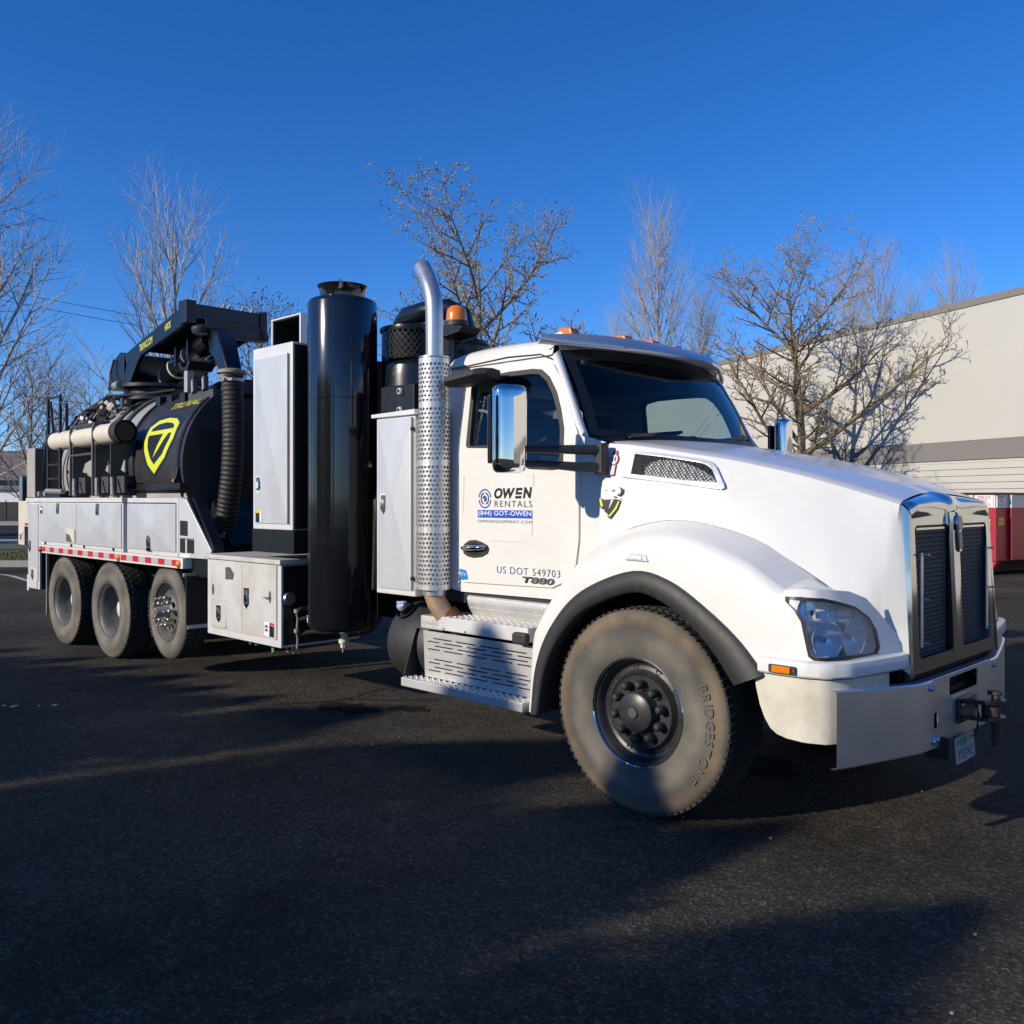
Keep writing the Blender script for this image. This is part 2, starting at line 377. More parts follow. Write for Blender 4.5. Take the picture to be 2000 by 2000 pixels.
mat('fence_dark', (0.03, 0.032, 0.034), 0.8)
gnd = G().add([(-400, -400, 0), (400, -400, 0), (400, 400, 0), (-400, 400, 0)], [(0, 1, 2, 3)]).build('ground', 'asphalt'); tag(gnd, kind='structure')
def strip(name, d0, d1, l0, l1, z0, z1, m, kind='structure'):
    pts = [at(d0, l0), at(d0, l1), at(d1, l1), at(d1, l0)]
    o = G().add([(p.x, p.y, z) for z in (z0, z1) for p in pts], [(3, 2, 1, 0), (4, 5, 6, 7), (0, 1, 5, 4), (1, 2, 6, 5), (2, 3, 7, 6), (3, 0, 4, 7)]).build(name, m); tag(o, kind=kind); return o
strip('kerb', 23.2, 23.6, -70, -3, 0, .15, 'concrete')
strip('verge', 23.6, 33.5, -70, -3, 0, .12, 'grass')
strip('pavement', 33.5, 36.5, -70, -3, 0, .13, 'concrete')
strip('road', 36.5, 60, -90, -3, -.01, .012, 'road_asphalt')
strip('far_pavement', 60, 66, -110, -3, 0, .14, 'concrete')
strip('far_lot', 66, 130, -150, -3, -.01, .02, 'road_asphalt')
# short grass blades on the verge: one mass
g = G(); rg = random.Random(3)
for k in range(5000):
    p = at(23.7 + rg.random() * 6.0, -14.8 + rg.random() * 6.0, .12); a = rg.random() * 6.3; h = .05 + .07 * rg.random(); s = .012
    g.add([(p.x - s * math.cos(a), p.y - s * math.sin(a), p.z), (p.x + s * math.cos(a), p.y + s * math.sin(a), p.z), (p.x + .03 * math.cos(a * 3), p.y + .03 * math.sin(a * 3), p.z + h)], [(0, 1, 2)])
tag(g.build('grass_blades', 'grass'), 'short green grass on the verge behind the yard', 'grass', kind='stuff')
# painted bay line and sealed cracks
def ribbon(pts, wds, z, jit=0.0, seed=1):
    rr = random.Random(seed); P = cr_spline([(x, y, 0) for x, y in pts], len(pts) * 8); g = G(); L, Rr = [], []
    for i, p in enumerate(P):
        d = (P[min(i + 1, len(P) - 1)] - P[max(i - 1, 0)]).normalized(); n_ = Vector((-d.y, d.x, 0)); w_ = wds * (1 + jit * (rr.random() - .5) * 2); j = jit * wds * (rr.random() - .5) * 1.5
        L.append((p.x + n_.x * (w_ / 2 + j), p.y + n_.y * (w_ / 2 + j), z)); Rr.append((p.x - n_.x * (w_ / 2 - j), p.y - n_.y * (w_ / 2 - j), z))
    return g.grid([L, Rr])
ln = ribbon([V2(20.9, -120), V2(20.9, 0), V2(19.4, 52), V2(18.4, 90)], .11, .004).build('bay_line', 'line_paint', gnd)
crk = [(-5.21, -1.63), (-4.95, -1.36), (-4.71, -1.05), (-4.17, -.52), (-3.62, .10), (-3.20, .62), (-2.98, 1.05)]
ribbon([(-7.2, -3.4), (-6.2, -2.5)] + [(-5.6, -1.75), (-5.2, -1.28), (-4.6, -.72), (-4.1, -.20), (-3.75, .25), (-3.62, .60), (-3.72, .95), (-3.8, 1.4)], .016, .004, .8, 5).build('crack', 'crack_fill', gnd)
ribbon([(-3.62, .60), (-3.3, .85), (-3.0, 1.2)], .022, .0042, .8, 6).build('crack', 'crack_fill', gnd)
ribbon([(2.9, 3.2), (1.2, 4.1), (-1.0, 5.6), (-3, 6.6)], .02, .0042, .8, 8).build('crack', 'crack_fill', gnd)
mat('oil_stain', (0.016, 0.015, 0.014), 0.8, spec=.05, col2=(0.035, 0.032, 0.028), thr=(.45, .7), scale=9)
for ox, oy, orad, osd in ((-3.35, .42, .26, 1), (-2.95, .75, .16, 2), (-.35, 1.3, .4, 3)):
    ro = random.Random(osd); n_o = 22; ph = [ro.uniform(0, 6.28) for _ in range(3)]
    G().add([(ox + orad * (1 + .25 * math.sin(2 * t + ph[0]) + .18 * math.sin(5 * t + ph[1]) + .1 * math.sin(9 * t + ph[2])) * math.cos(t), oy + .7 * orad * (1 + .25 * math.sin(2 * t + ph[0]) + .18 * math.sin(5 * t + ph[1]) + .1 * math.sin(9 * t + ph[2])) * math.sin(t), .0025) for t in [6.2832 * k / n_o for k in range(n_o)]], [tuple(range(n_o))]).build('oil_stain', 'oil_stain', gnd)
mat('crack_salt', (0.55, 0.54, 0.50), 0.9)
rg = random.Random(11)
for k in range(26):
    t = rg.random(); a = (-6.3, -2.55); b = (-5.0, -1.1); x = a[0] + (b[0] - a[0]) * t + rg.uniform(-.02, .02); y = a[1] + (b[1] - a[1]) * t + rg.uniform(-.02, .02); s = .012 + .03 * rg.random()
    G().add([(x + s * rg.uniform(.4, 1.3) * math.cos(q), y + s * rg.uniform(.3, .8) * math.sin(q), .0046) for q in (0, 1.2, 2.4, 3.6, 4.9)], [(0, 1, 2, 3, 4)]).build('salt_fleck', 'crack_salt', gnd)
mat('pebble_grey', (0.30, 0.28, 0.25), 0.9)
for k in range(22):
    x, y = rg.uniform(-3, 2.6), rg.uniform(-1.6, 1.8); s = .003 + .006 * rg.random()
    G().lathe([(0, .004 + s * .6), (s, .004 + s * .3), (s * .8, 0)], 5, Matrix.Translation((x, y, 0)) @ Matrix.Rotation(rg.random() * 6, 4, 'Z')).build('pebble', 'pebble_grey', gnd)
# ------------------------------------------------------------------ warehouse
W0 = Vector((-5.16, 24.6, 0)); WD = Vector((-.912, .41, 0)).normalized(); WN = Vector((-WD.y, WD.x, 0)); WN = WN if WN.y < 0 else -WN
def wp(t, off, z): p = W0 + WD * t + WN * off; return (p.x, p.y, z)
wh = thing('warehouse', 'long pale grey warehouse with a dark roof trim and stripe behind the yard', 'building', W0 + WD * 10)
def wbox(name, t0, t1, o0, o1, z0, z1, m, parent, **k):
    return G().add([wp(t, o, z) for t in (t0, t1) for o in (o0, o1) for z in (z0, z1)], [(0, 1, 3, 2), (4, 6, 7, 5), (0, 4, 5, 1), (2, 3, 7, 6), (0, 2, 6, 4), (1, 5, 7, 3)]).build(name, m, parent, **k)
wbox('wall', -40, 46, -40, 0, 2.89, 7.47, 'wall_paint', wh)
wbox('lower_wall', -40, 46, -40, -.06, 0, 2.89, 'wall_stripe', wh)
wbox('roof_trim', -40.2, 46.2, -40.2, .04, 7.47, 7.68, 'wall_stripe', wh)
wbox('stripe', -40.1, 46.1, -.02, .02, 2.885, 3.47, 'wall_stripe', wh)
for d in range(5):
    t0 = -30 + d * 15
    fr = wbox('dock_frame', t0 - .08, t0 + 14.0, -.055, -.03, 2.80, 2.884, 'door_paint', wh)
    for k in range(14): wbox('door_slat', t0, t0 + 13.9, -.055, -.012, .004 + k * .2, .004 + k * .2 + .190, 'door_paint', wh, bevel=.012)
# ------------------------------------------------------------------ dumpster
dp = Vector((-3.9, 18.1, 0)); da = R(168); DD = Vector((math.cos(da), math.sin(da), 0)); DN = Vector((math.sin(da), -math.cos(da), 0)); DN = DN if DN.y > 0 else -DN
du = thing('dumpster', 'red roll-off dumpster with a white upper band in front of the warehouse', 'dumpster', dp + DD * 1.1 + DN * 2)
def dpt(a, b, z): p = dp + DD * a + DN * b; return (p.x, p.y, z)
def dbox(name, a0, a1, b0, b1, z0, z1, m, parent, **k):
    return G().add([dpt(a, b, z) for a in (a0, a1) for b in (b0, b1) for z in (z0, z1)], [(0, 1, 3, 2), (4, 6, 7, 5), (0, 4, 5, 1), (2, 3, 7, 6), (0, 2, 6, 4), (1, 5, 7, 3)]).build(name, m, parent, **k)
dbox('body', .02, 2.3, .02, 6, .32, 1.50, 'red_paint', du, bevel=.01)
dbox('top_band', .018, 2.302, .018, 6.002, 1.502, 1.80, 'dumpster_white', du, bevel=.008)
dbox('top_rim', -.02, 2.34, -.02, 6.04, 1.80, 1.85, 'ink_black', du, bevel=.01)
G().add([dpt(a, b, z) for b in (.03, .20) for a, z in ((-.02, .33), (.55, .33), (.48, .06), (.14, .06))], [(0, 1, 2, 3), (4, 7, 6, 5), (0, 4, 5, 1), (1, 5, 6, 2), (2, 6, 7, 3), (3, 7, 4, 0)]).build('skid', 'red_paint', du)
for b in (2.5, 5.5): dbox('floor_beam', .1, 2.2, b, b + .15, .16, .32, 'red_paint', du)
dbox('underside', .3, 2.0, .3, 5.8, .05, .318, 'dark_void', du)
for a in (.0, .50, .98, 1.46, 1.94, 2.26): dbox('rib', a, a + .055, -.045, .018, .34, 1.795, 'red_paint' if False else 'dumpster_white', du, bevel=.006) if a > .4 else None
for b in (.55, 1.5, 2.45, 3.4): dbox('rib', -.06, .018, b, b + .10, .34, 1.49, 'red_paint', du, bevel=.006); dbox('rib', -.06, .018, b, b + .10, 1.502, 1.795, 'dumpster_white', du, bevel=.006)
dbox('post', -.015, .05, -.015, .05, .33, 1.50, 'red_paint', du, bevel=.006)
for b in (.0175,): dbox('weld_seam', -.0, .5, .004, .02, .325, .335, 'ink_black', du)
# printed panels: near face and side face
sgn = dbox('sign', .06, .46, -.004, .0175, 1.515, 1.79, 'sticker_white', du)
def dface(a0, z0, s=1): return lambda a, b: dpt(a0 - a, -.0065, z0 + b)
put_text('sign_name', 'RIVER CITY', .30, .055, dface(.41, 1.72), 'reflect_red', sgn, bold=.02)
put_text('sign_rings', 'OOO', .14, .05, dface(.33, 1.640), 'ink_black', sgn, bold=.01)
put_text('sign_phone', '503-252-6144', .30, .035, dface(.41, 1.555), 'reflect_red', sgn, bold=.02)
for z in (1.705, 1.612): dbox('sign_rule', .11, .41, -.0068, -.0045, z, z + .009, 'ink_black', sgn)
dbox('sign_line', .11, .41, -.0068, -.0045, 1.535, 1.540, 'reflect_red', sgn)
sg2 = dbox('sign', -.004, .0175, .06, .40, 1.515, 1.79, 'sticker_white', du)
sface = lambda b0, z0: (lambda a, b: dpt(-.0065, b0 + a, z0 + b))
put_text('sign_name', 'RIVER CITY', .27, .055, sface(.10, 1.72), 'reflect_red', sg2, bold=.02)
put_text('sign_rings', 'OOO', .13, .05, sface(.16, 1.64), 'ink_black', sg2); put_text('sign_phone', '503-252-6144', .27, .035, sface(.10, 1.555), 'reflect_red', sg2)
yl = dbox('caution_label', .12, .36, -.004, .0175, 1.06, 1.25, 'sticker_yellow', du)
dbox('label_edge', .12, .36, -.006, -.0042, 1.222, 1.25, 'sticker_white', yl); dbox('label_edge', .12, .36, -.006, -.0042, 1.06, 1.085, 'sticker_white', yl)
put_text('label_text', 'NO PARKING', .2, .03, dface(.34, 1.115), 'reflect_red', yl); put_text('label_text', '- x -', .14, .03, dface(.31, 1.165), 'reflect_red', yl)
y2 = dbox('caution_label', -.004, .0175, .10, .34, 1.12, 1.29, 'sticker_yellow', du); put_text('label_text', 'CAUTION', .18, .04, sface(.13, 1.19), 'reflect_red', y2)
# ------------------------------------------------------------------ trees
def grow_tree(rng, P):
    """returns (thick tubes, thin tubes, tip points): lists of (points, radii)"""
    thick, thin, tips = [], [], []
    def br(p, d, L, r, lv):
        S = P['seg'][lv]; st = L / S; pts = [p.copy()]; rad = [r]; cur = p.copy(); dd = d.copy()
        for i in range(S):
            j = P['jit'][lv]
            dd = (dd + Vector((rng.uniform(-j, j), rng.uniform(-j, j), rng.uniform(-j, j))) + Vector((0, 0, P['up'][lv]))).normalized()
            cur = cur + dd * st; pts.append(cur.copy()); rad.append(r * (1 - (1 - P['tap'][lv]) * (i + 1) / S))
        (thick if lv <= 1 else thin).append((pts, rad))
        if lv + 1 < P['levels']:
            n = P['n'][lv + 1]; n = n if lv == 0 else max(1, int(n * (.5 + .5 * L / P['len'][lv]) + rng.random()))
            a0 = rng.random() * 6.28
            for k in range(n):
                t = P['t0'][lv + 1] + (1 - P['t0'][lv + 1]) * (k + rng.random() * .8) / n; t = min(t, .99)
                f = t * S; i = min(S - 1, int(f)); q = pts[i].lerp(pts[i + 1], f - i); ax = (pts[i + 1] - pts[i]).normalized()
                a0 += 2.4 + rng.uniform(-.5, .5)
                u = ax.cross(Vector((.3, .9, .2))).normalized(); v = ax.cross(u); side_ = u * math.cos(a0) + v * math.sin(a0)
                ang = R(P['ang'][lv + 1] + rng.uniform(-8, 8)); nd = (ax * math.cos(ang) + side_ * math.sin(ang)).normalized()
                Ln = P['len'][lv + 1] * (1 - P['fall'] * t if lv == 0 else (1 - .55 * t)) * rng.uniform(.75, 1.15)
                rr = min(rad[i] * .75, P['rad'][lv + 1] * (.6 + .4 * Ln / P['len'][lv + 1]))
                br(q, nd, Ln, rr, lv + 1)
        else:
            tips.extend(pts[1:])
    br(Vector((0, 0, -.05)), Vector((P.get('lean', 0), 0, 1)), P['len'][0], P['rad'][0], 0)
    return thick, thin, tips
KINDS = {
 'maple': dict(levels=4, len=[11.0, 6.4, 2.6, 1.0], rad=[.17, .075, .026, .0125], n=[1, 26, 15, 7], ang=[0, 30, 30, 34], t0=[0, .14, .15, .15], seg=[10, 8, 6, 3], jit=[.035, .05, .07, .10], up=[.02, .045, .05, .03], tap=[.08, .1, .2, .4], fall=.72, bark='bark_pale'),
 'vase': dict(levels=4, len=[10.4, 7.2, 2.4, .9], rad=[.16, .085, .024, .011], n=[1, 17, 15, 6], ang=[0, 27, 28, 32], t0=[0, .10, .2, .15], seg=[10, 9, 6, 3], jit=[.03, .04, .07, .1], up=[.02, .045, .05, .02], tap=[.06, .08, .2, .4], fall=.72, bark='bark_pale'),
 'pear': dict(levels=5, len=[8.6, 5.3, 1.9, .62, .20], rad=[.21, .112, .050, .023, .015], n=[1, 15, 12, 7, 5], ang=[0, 47, 40, 46, 50], t0=[0, .20, .25, .1, .15], seg=[9, 8, 6, 4, 2], jit=[.05, .08, .12, .2, .2], up=[.02, .055, .05, .05, .08], tap=[.12, .12, .25, .5, .7], fall=.50, bark='bark_pear'),
 'poplar': dict(levels=4, len=[20.0, 8.5, 3.6, 1.3], rad=[.20, .075, .036, .020], n=[1, 34, 14, 7], ang=[0, 17, 15, 18], t0=[0, .05, .1, .1], seg=[10, 8, 6, 3], jit=[.012, .035, .05, .06], up=[.03, .075, .07, .05], tap=[.05, .1, .2, .4], fall=.62, bark='bark_pale'),
 'seedy': dict(levels=4, len=[7.6, 3.6, 1.5, .6], rad=[.13, .055, .024, .013], n=[1, 24, 12, 6], ang=[0, 40, 38, 40], t0=[0, .12, .2, .15], seg=[8, 6, 5, 3], jit=[.04, .07, .1, .15], up=[.02, .05, .05, .03], tap=[.08, .12, .25, .5], fall=.62, bark='bark_grey'),
}
def tree(name, label, cat, loc, kind, scale, seed, group, rotz=0.0, buds=None, bud_n=1, lean=0.0, wide=1.0, bud_p=.6):
    rng = random.Random(seed); P = dict(KINDS[kind]); P['lean'] = lean
    thick, thin, tips = grow_tree(rng, P)
    t = thing(name, label, cat, (loc[0], loc[1], loc[2] if len(loc) > 2 else 0.0), group)
    M = Matrix.Translation(t.location) @ Matrix.Rotation(rotz, 4, 'Z') @ Matrix.Diagonal((scale * wide, scale * wide, scale, 1))
    g = G(); 
    for pts, rad in thick[:1]: g.tube([M @ p for p in pts], [r_ * scale for r_ in rad], 10)
    tr = g.build('trunk', P['bark'], t, ang=R(70))
    g = G()
    for pts, rad in thick[1:]: g.tube([M @ p for p in pts], [r_ * scale for r_ in rad], 6, cap=False)
    for pts, rad in thin: g.tube([M @ p for p in pts], [r_ * scale for r_ in rad], 3, cap=False)
    cr = g.build('crown', P['bark'], t, ang=R(80))
    if buds:
        g = G()
        for p in tips:
            for _ in range(bud_n):
                if rng.random() < bud_p:
                    q = M @ p + Vector((rng.uniform(-.01, .01), rng.uniform(-.01, .01), rng.uniform(-.01, .015))); s = .016 + .020 * rng.random(); a = rng.random() * 6.3
                    g.add([q + Vector((s * math.cos(a), s * math.sin(a), -s * .4)), q + Vector((s * math.cos(a + 2.1), s * math.sin(a + 2.1), -s * .4)), q + Vector((s * math.cos(a + 4.2), s * math.sin(a + 4.2), -s * .2)), q + Vector((rng.uniform(-s, s) * .5, rng.uniform(-s, s) * .5, s * 1.3))], [(0, 1, 3), (1, 2, 3), (2, 0, 3)])
        o = g.build('buds', buds, cr, ang=R(10)); o['kind'] = 'stuff'
    return t
GR = 'bare winter trees behind the yard'
tree('bare_tree', 'tall bare tree with fine ascending twigs at the left edge of the yard', 'tree', V2(21, -75), 'maple', .82, 21, GR, 1.2, wide=1.22)
tree('bare_tree', 'bare many-stemmed tree spreading above the black boom', 'tree', V2(25, 338), 'vase', .86, 33, GR, .4, wide=1.0)
tree('bare_tree', 'small bare tree with dry seed clusters between boom and tall cabinet', 'tree', V2(27, 520), 'seedy', .88, 5, GR, 2.0, buds='seed_brown')
tree('budding_tree', 'broad budding tree directly behind the exhaust stack and cab roof', 'tree', V2(23, 935), 'pear', .88, 14, GR, .6, buds='bud', bud_n=1, wide=1.15)
tree('budding_tree', 'budding tree in front of the warehouse casting its shadow on the wall', 'tree', V2(31.3, 1562), 'pear', 1.0, 27, GR, 2.2, buds='bud', bud_n=1, wide=1.36)
pop = [(55, 1285, .85, 3, 'tallest bare poplar with upright branches right of the cab roof'), (57, 1205, .60, 4, 'lower bare poplar left of the tallest poplar'), (58, 1365, .68, 6, 'bare poplar just right of the tallest poplar'), (66, 1715, .87, 8, 'bare poplar rising behind the budding tree above the warehouse roof'), (70, 1775, .80, 9, 'second bare poplar from the right behind the warehouse roof'), (66, 1868, .86, 10, 'rightmost bare poplar above the warehouse roof'), (68, 1665, .86, 12, 'bare poplar behind the left part of the budding tree by the warehouse')]
for d, u, s, sd, lb in pop: tree('poplar_tree', lb, 'tree', V2(d, u), 'poplar', s, sd, 'bare poplars beyond the warehouse', sd, wide=1.5)
tree('bare_tree', 'distant bare tree low on the left behind the ladder', 'tree', V2(52, 60), 'seedy', 1.25, 41, GR, .3)
tree('bare_tree', 'distant bare tree behind the pipe rack and tank', 'tree', V2(48, 190), 'seedy', 1.0, 43, GR, 1.3)
tree('bare_tree', 'distant bare tree between the left tree and the boom turret', 'tree', V2(50, 125), 'seedy', 1.1, 47, GR, 2.1)
# conifers behind the photographer, whose tops shade the yard
def conifer(name, label, tip, slope, rmax, seed, n=4200, rough=1.0):
    rng = random.Random(seed); H = tip[2]; t = thing(name, label, 'tree', (tip[0], tip[1], 0), 'conifers behind the camera')
    G().tube([(tip[0], tip[1], 0), (tip[0], tip[1], H * .5), (tip[0], tip[1], H - .2)], [.2, .12, .015], 8).build('trunk', 'bark_grey', t)
    prof = lambda s: min(slope * s ** .85, rmax) * (1 - .25 * max(0, s - H * .6) / H)
    lump = lambda a, s: .80 + .14 * (1 - rough) + rough * (.22 * math.sin(3 * a + seed * 1.7 + s * 2.1) + .12 * math.sin(7 * a - s * 4.3 + seed))
    g = G(); rows = []
    for i in range(22):                              # solid core added inside the crown so its shade is opaque
        s = .15 + (H * .92 - .15) * (i / 21) ** 1.5
        rows.append([(tip[0] + .74 * prof(s) * lump(a, s) * math.cos(a), tip[1] + .74 * prof(s) * lump(a, s) * math.sin(a), H - s) for a in [k * 6.283 / 12 for k in range(12)]])
    g.grid(rows, close_u=True)
    for k in range(n):
        s = (H * .9) * rng.random() ** 1.9; a = rng.random() * 6.283; r_ = prof(s) * lump(a, s) * (.55 + .6 * math.sqrt(rng.random()))
        c = Vector((tip[0] + r_ * math.cos(a), tip[1] + r_ * math.sin(a), H - s)); k_ = min(1, .35 + s * .25)
        L = (.16 + .16 * rng.random()) * k_; w_ = (.05 + .06 * rng.random()) * k_; o = Vector((math.cos(a) * .8, math.sin(a) * .8, rng.uniform(-.5, .9))).normalized(); s_ = Vector((-math.sin(a), math.cos(a), rng.uniform(-.6, .6))).normalized()
        g.add([c - s_ * w_, c + s_ * w_, c + o * L + s_ * w_ * .3, c + o * L - s_ * w_ * .3], [(0, 1, 2, 3)])
    g.build('crown', 'needle', t, ang=R(10)); return t
SV = Vector((-.645, -2.42, 1.0))                     # towards the sun, per metre of height
def tip_for(q, h): return tuple(Vector(q) + SV * (h - q[2]))
# ================================================================== the truck: front half
YC = 1.21
T = thing('vacuum_truck', 'white heavy vacuum excavator truck with black tank, boom and hose on the asphalt', 'truck', (-4.0, YC, 0.0))
def idf(u, v, d=0): return (u, d, v)
def side(y):                                       # (x, z) on the plane Y = y, growing towards the viewer's side
    return lambda u, v, d=0: (u, y - d, v)
# ---- chassis
g = G()
for y in (0.78, 1.56): g.box(-9.5, 0.95, y - 0.04, y + 0.04, 0.72, 1.0)
for x in (-9.3, -8.0, -6.6, -5.2, -3.9, -2.6, -1.4, 0.6): g.box(x - .05, x + .05, 0.8, 1.6, 0.78, 0.94)
g.build('chassis_frame', 'frame_black', T, bevel=.008)
# axles and differentials
for x, r in ((-7.13, .14), (-8.46, .14)):
    g = G().tube([(x, .25, .52), (x, 2.17, .52)], .07, 12)
    g.lathe([(0, -.2), (.12, -.18), (.2, -.08), (.22, 0), (.2, .08), (.12, .18), (0, .2)], 16, Matrix.Translation((x, YC, .53)), 'X')
    g.build('rear_axle', 'frame_black', T)
G().tube([(-.05, .25, .50), (-.05, .6, .46), (-.05, 1.8, .46), (-.05, 2.17, .50)], .06, 10).build('front_axle', 'frame_black', T)
G().tube([(-5.84, .2, .62), (-5.84, .6, .56), (-5.84, 1.8, .56), (-5.84, 2.2, .62)], .06, 10).build('lift_axle', 'frame_black', T)
for y in (.72, 1.70): G().bar((-8.5, y, .55), (-7.1, y, .55), .09, .14).build('suspension_beam', 'frame_black', T)
# engine block and belly under the hood and cab so that no light falls through
G().box(-1.85, .85, .72, 1.72, .62, 1.45).build('engine', 'dark_void', T, bevel=.03)
# ---- wheels -----------------------------------------------------------------
def tyre(Rt, Rr, wd, lugs, rows, m_side, depth=.016):
    """tyre about the local Y axis, outer face towards -Y at y=0"""
    h = wd; g = G()
    prof = [(Rr, .035), (Rr + .012, .012), (Rr + .03, .004), (Rr + (Rt - Rr) * .45, -.004), (Rt - .075, .004), (Rt - .04, .016), (Rt - .018, .028),
            (Rt - depth, .05), (Rt - depth, h - .05), (Rt - .03, h - .02), (Rt - .1, h), (Rr + .02, h - .01), (Rr, h - .05)]
    g.lathe(prof, 72, axis='Y')
    o = g.build('tyre', m_side, None, ang=R(50))
    t = G(); seg = 2 * math.pi / lugs; bw = (h - .05) / rows
    for r_ in range(rows):
        for k in range(lugs):
            a = seg * (k + (0.5 if r_ % 2 else 0)); y0 = .025 + bw * r_ + .004; y1 = y0 + bw - .009
            for_edge = r_ in (0, rows - 1)
            da = seg * (.41 if not for_edge else .36); vs = []
            for rr in (Rt - depth - .012, Rt - (.004 if for_edge else 0)):
                for aa, yy in ((a - da, y0), (a + da * .75, y0), (a + da, (y0 + y1) / 2), (a + da * .75, y1), (a - da, y1), (a - da * 1.25, (y0 + y1) / 2)):
                    vs.append((rr * math.cos(aa), yy, rr * math.sin(aa)))
            t.add(vs, [(6, 7, 8, 9, 10, 11)] + [(i, (i + 1) % 6, 6 + (i + 1) % 6, 6 + i) for i in range(6)])
    t.build('tread', 'rubber_tread', o, ang=R(30))
    return o
def arc_text(txt, r0, r1, a_start, da, y, parent, m, name='lettering'):
    g = G()
    adv = 0.0
    for i, ch in enumerate(txt):
        v, f = text_geo(ch, None, r1 - r0, bold=.0)
        a = R(a_start) + adv * (1 if da > 0 else -1); vs = []; adv += (max(q_[0] for q_ in v) + (r1 - r0) * .22) / r0
        for (u, w_) in v:
            rr = r0 + w_; aa = a + (u) / r0 * (1 if da > 0 else -1)
            vs.append((rr * math.cos(aa), y, rr * math.sin(aa)))
        g.add(vs, f)
    return g.build(name, m, parent)
mat('tyre_letter', (0.098, 0.091, 0.078), 0.8)
def wheel_front():
    w_ = G()
    pr = [(.05, .055), (.19, .055), (.203, .045), (.210, .062), (.220, .080), (.240, .085), (.256, .078), (.266, .058), (.272, .035), (.282, .025), (.292, .016), (.286, .013), (.296, .03), (.29, .06), (.285, .3)]
    w_.lathe(pr, 56, axis='Y')
    o = w_.build('wheel', 'rim_black', T, ang=R(35))
    t = tyre(.562, .285, .40, 78, 5, 'tyre_front', .010); t.parent = o
    ring = G().lathe([(.291, .012), (.2955, .006), (.300, .012), (.2955, .02), (.291, .012)], 64, axis='Y').build('rim_edge', 'chrome', o)
    hub = G().lathe([(0, -.022), (.03, -.022), (.034, -.018), (.095, -.012), (.106, -.004), (.112, .05), (.118, .06)], 40, axis='Y').build('hub_cap', 'rim_black', o)
    G().lathe([(0, -.030), (.028, -.029), (.032, -.016)], 20, axis='Y').build('hub_badge', 'bracket_grey', hub)
    nut = G().lathe([(0, -.052), (.013, -.050), (.021, -.038), (.023, -.02), (.019, -.012), (.021, 0), (.023, .012), (.026, .014), (.026, .02)], 14, axis='Y').mesh('lug_nut', 'black_plastic')
    hole = G().lathe([(0, .004), (.013, .004), (.014, -.001), (.017, -.001)], 14, axis='Y').mesh('hand_hole', 'dark_void')
    for k in range(10):
        a = R(36 * k + 12); n_ = bpy.data.objects.new('lug_nut', nut); COL.objects.link(n_); n_.parent = o
        n_.location = (.148 * math.cos(a), .050, .148 * math.sin(a)); n_.scale = (1.12, 1.12, 1.12)
        a = R(36 * k + 30); n_ = bpy.data.objects.new('hand_hole', hole); COL.objects.link(n_); n_.parent = o
        n_.location = (.238 * math.cos(a), .080, .238 * math.sin(a))
    arc_text('BRIDGESTONE', .435, .485, 26, -6.9, -.0045, o, 'tyre_letter')
    arc_text('M854', .40, .435, 152, -6.5, -.0045, o, 'tyre_letter')
    return o
wf = wheel_front(); wf.location = (-.115, 0.0, .555); wf.rotation_euler = (0, 0, R(1.5)); put(wf, T)
# far front wheel: the same, turned round
wb = copy_tree(wf, T); wb.location = (-.115, 2.42, .555); wb.rotation_euler = (0, 0, R(181.5)); wb.matrix_parent_inverse = wf.matrix_parent_inverse
def wheel_dual():
    # outer wheel with a deep dish, white hub end far inside
    pr = [(.02, .20), (.10, .20), (.17, .205), (.20, .19), (.235, .12), (.245, .06), (.268, .03), (.285, .018), (.292, .012), (.286, .010), (.293, .03), (.285, .06), (.285, .25)]
    o = G().lathe(pr, 48, axis='Y').build('wheel', 'rim_grey', T, ang=R(35))
    t = tyre(.518, .285, .275, 48, 5, 'tyre_rear', .022); t.parent = o
    i_ = copy_tree(t, o); i_.location = (0, .325, 0)
    G().lathe([(0, .115), (.04, .117), (.085, .13), (.095, .16), (.10, .20)], 32, axis='Y').build('hub', 'hub_white', o)
    nut = G().lathe([(0, -.03), (.014, -.03), (.016, 0), (.02, .002)], 6, axis='Y').mesh('lug_nut', 'nut_steel')
    for k in range(10):
        a = R(36 * k); n_ = bpy.data.objects.new('lug_nut', nut); COL.objects.link(n_); n_.parent = o
        n_.location = (.142 * math.cos(a), .198, .142 * math.sin(a))
    return o
wd = wheel_dual(); put(wd, T); wd.location = (-7.13, .0, .515)
for x, y, a in ((-8.46, 0, 0), (-7.13, 2.42, 180), (-8.46, 2.42, 180)):
    c = copy_tree(wd, T); c.location = (x, y, .515); c.rotation_euler = (0, R(37), R(a)); c.matrix_parent_inverse = wd.matrix_parent_inverse
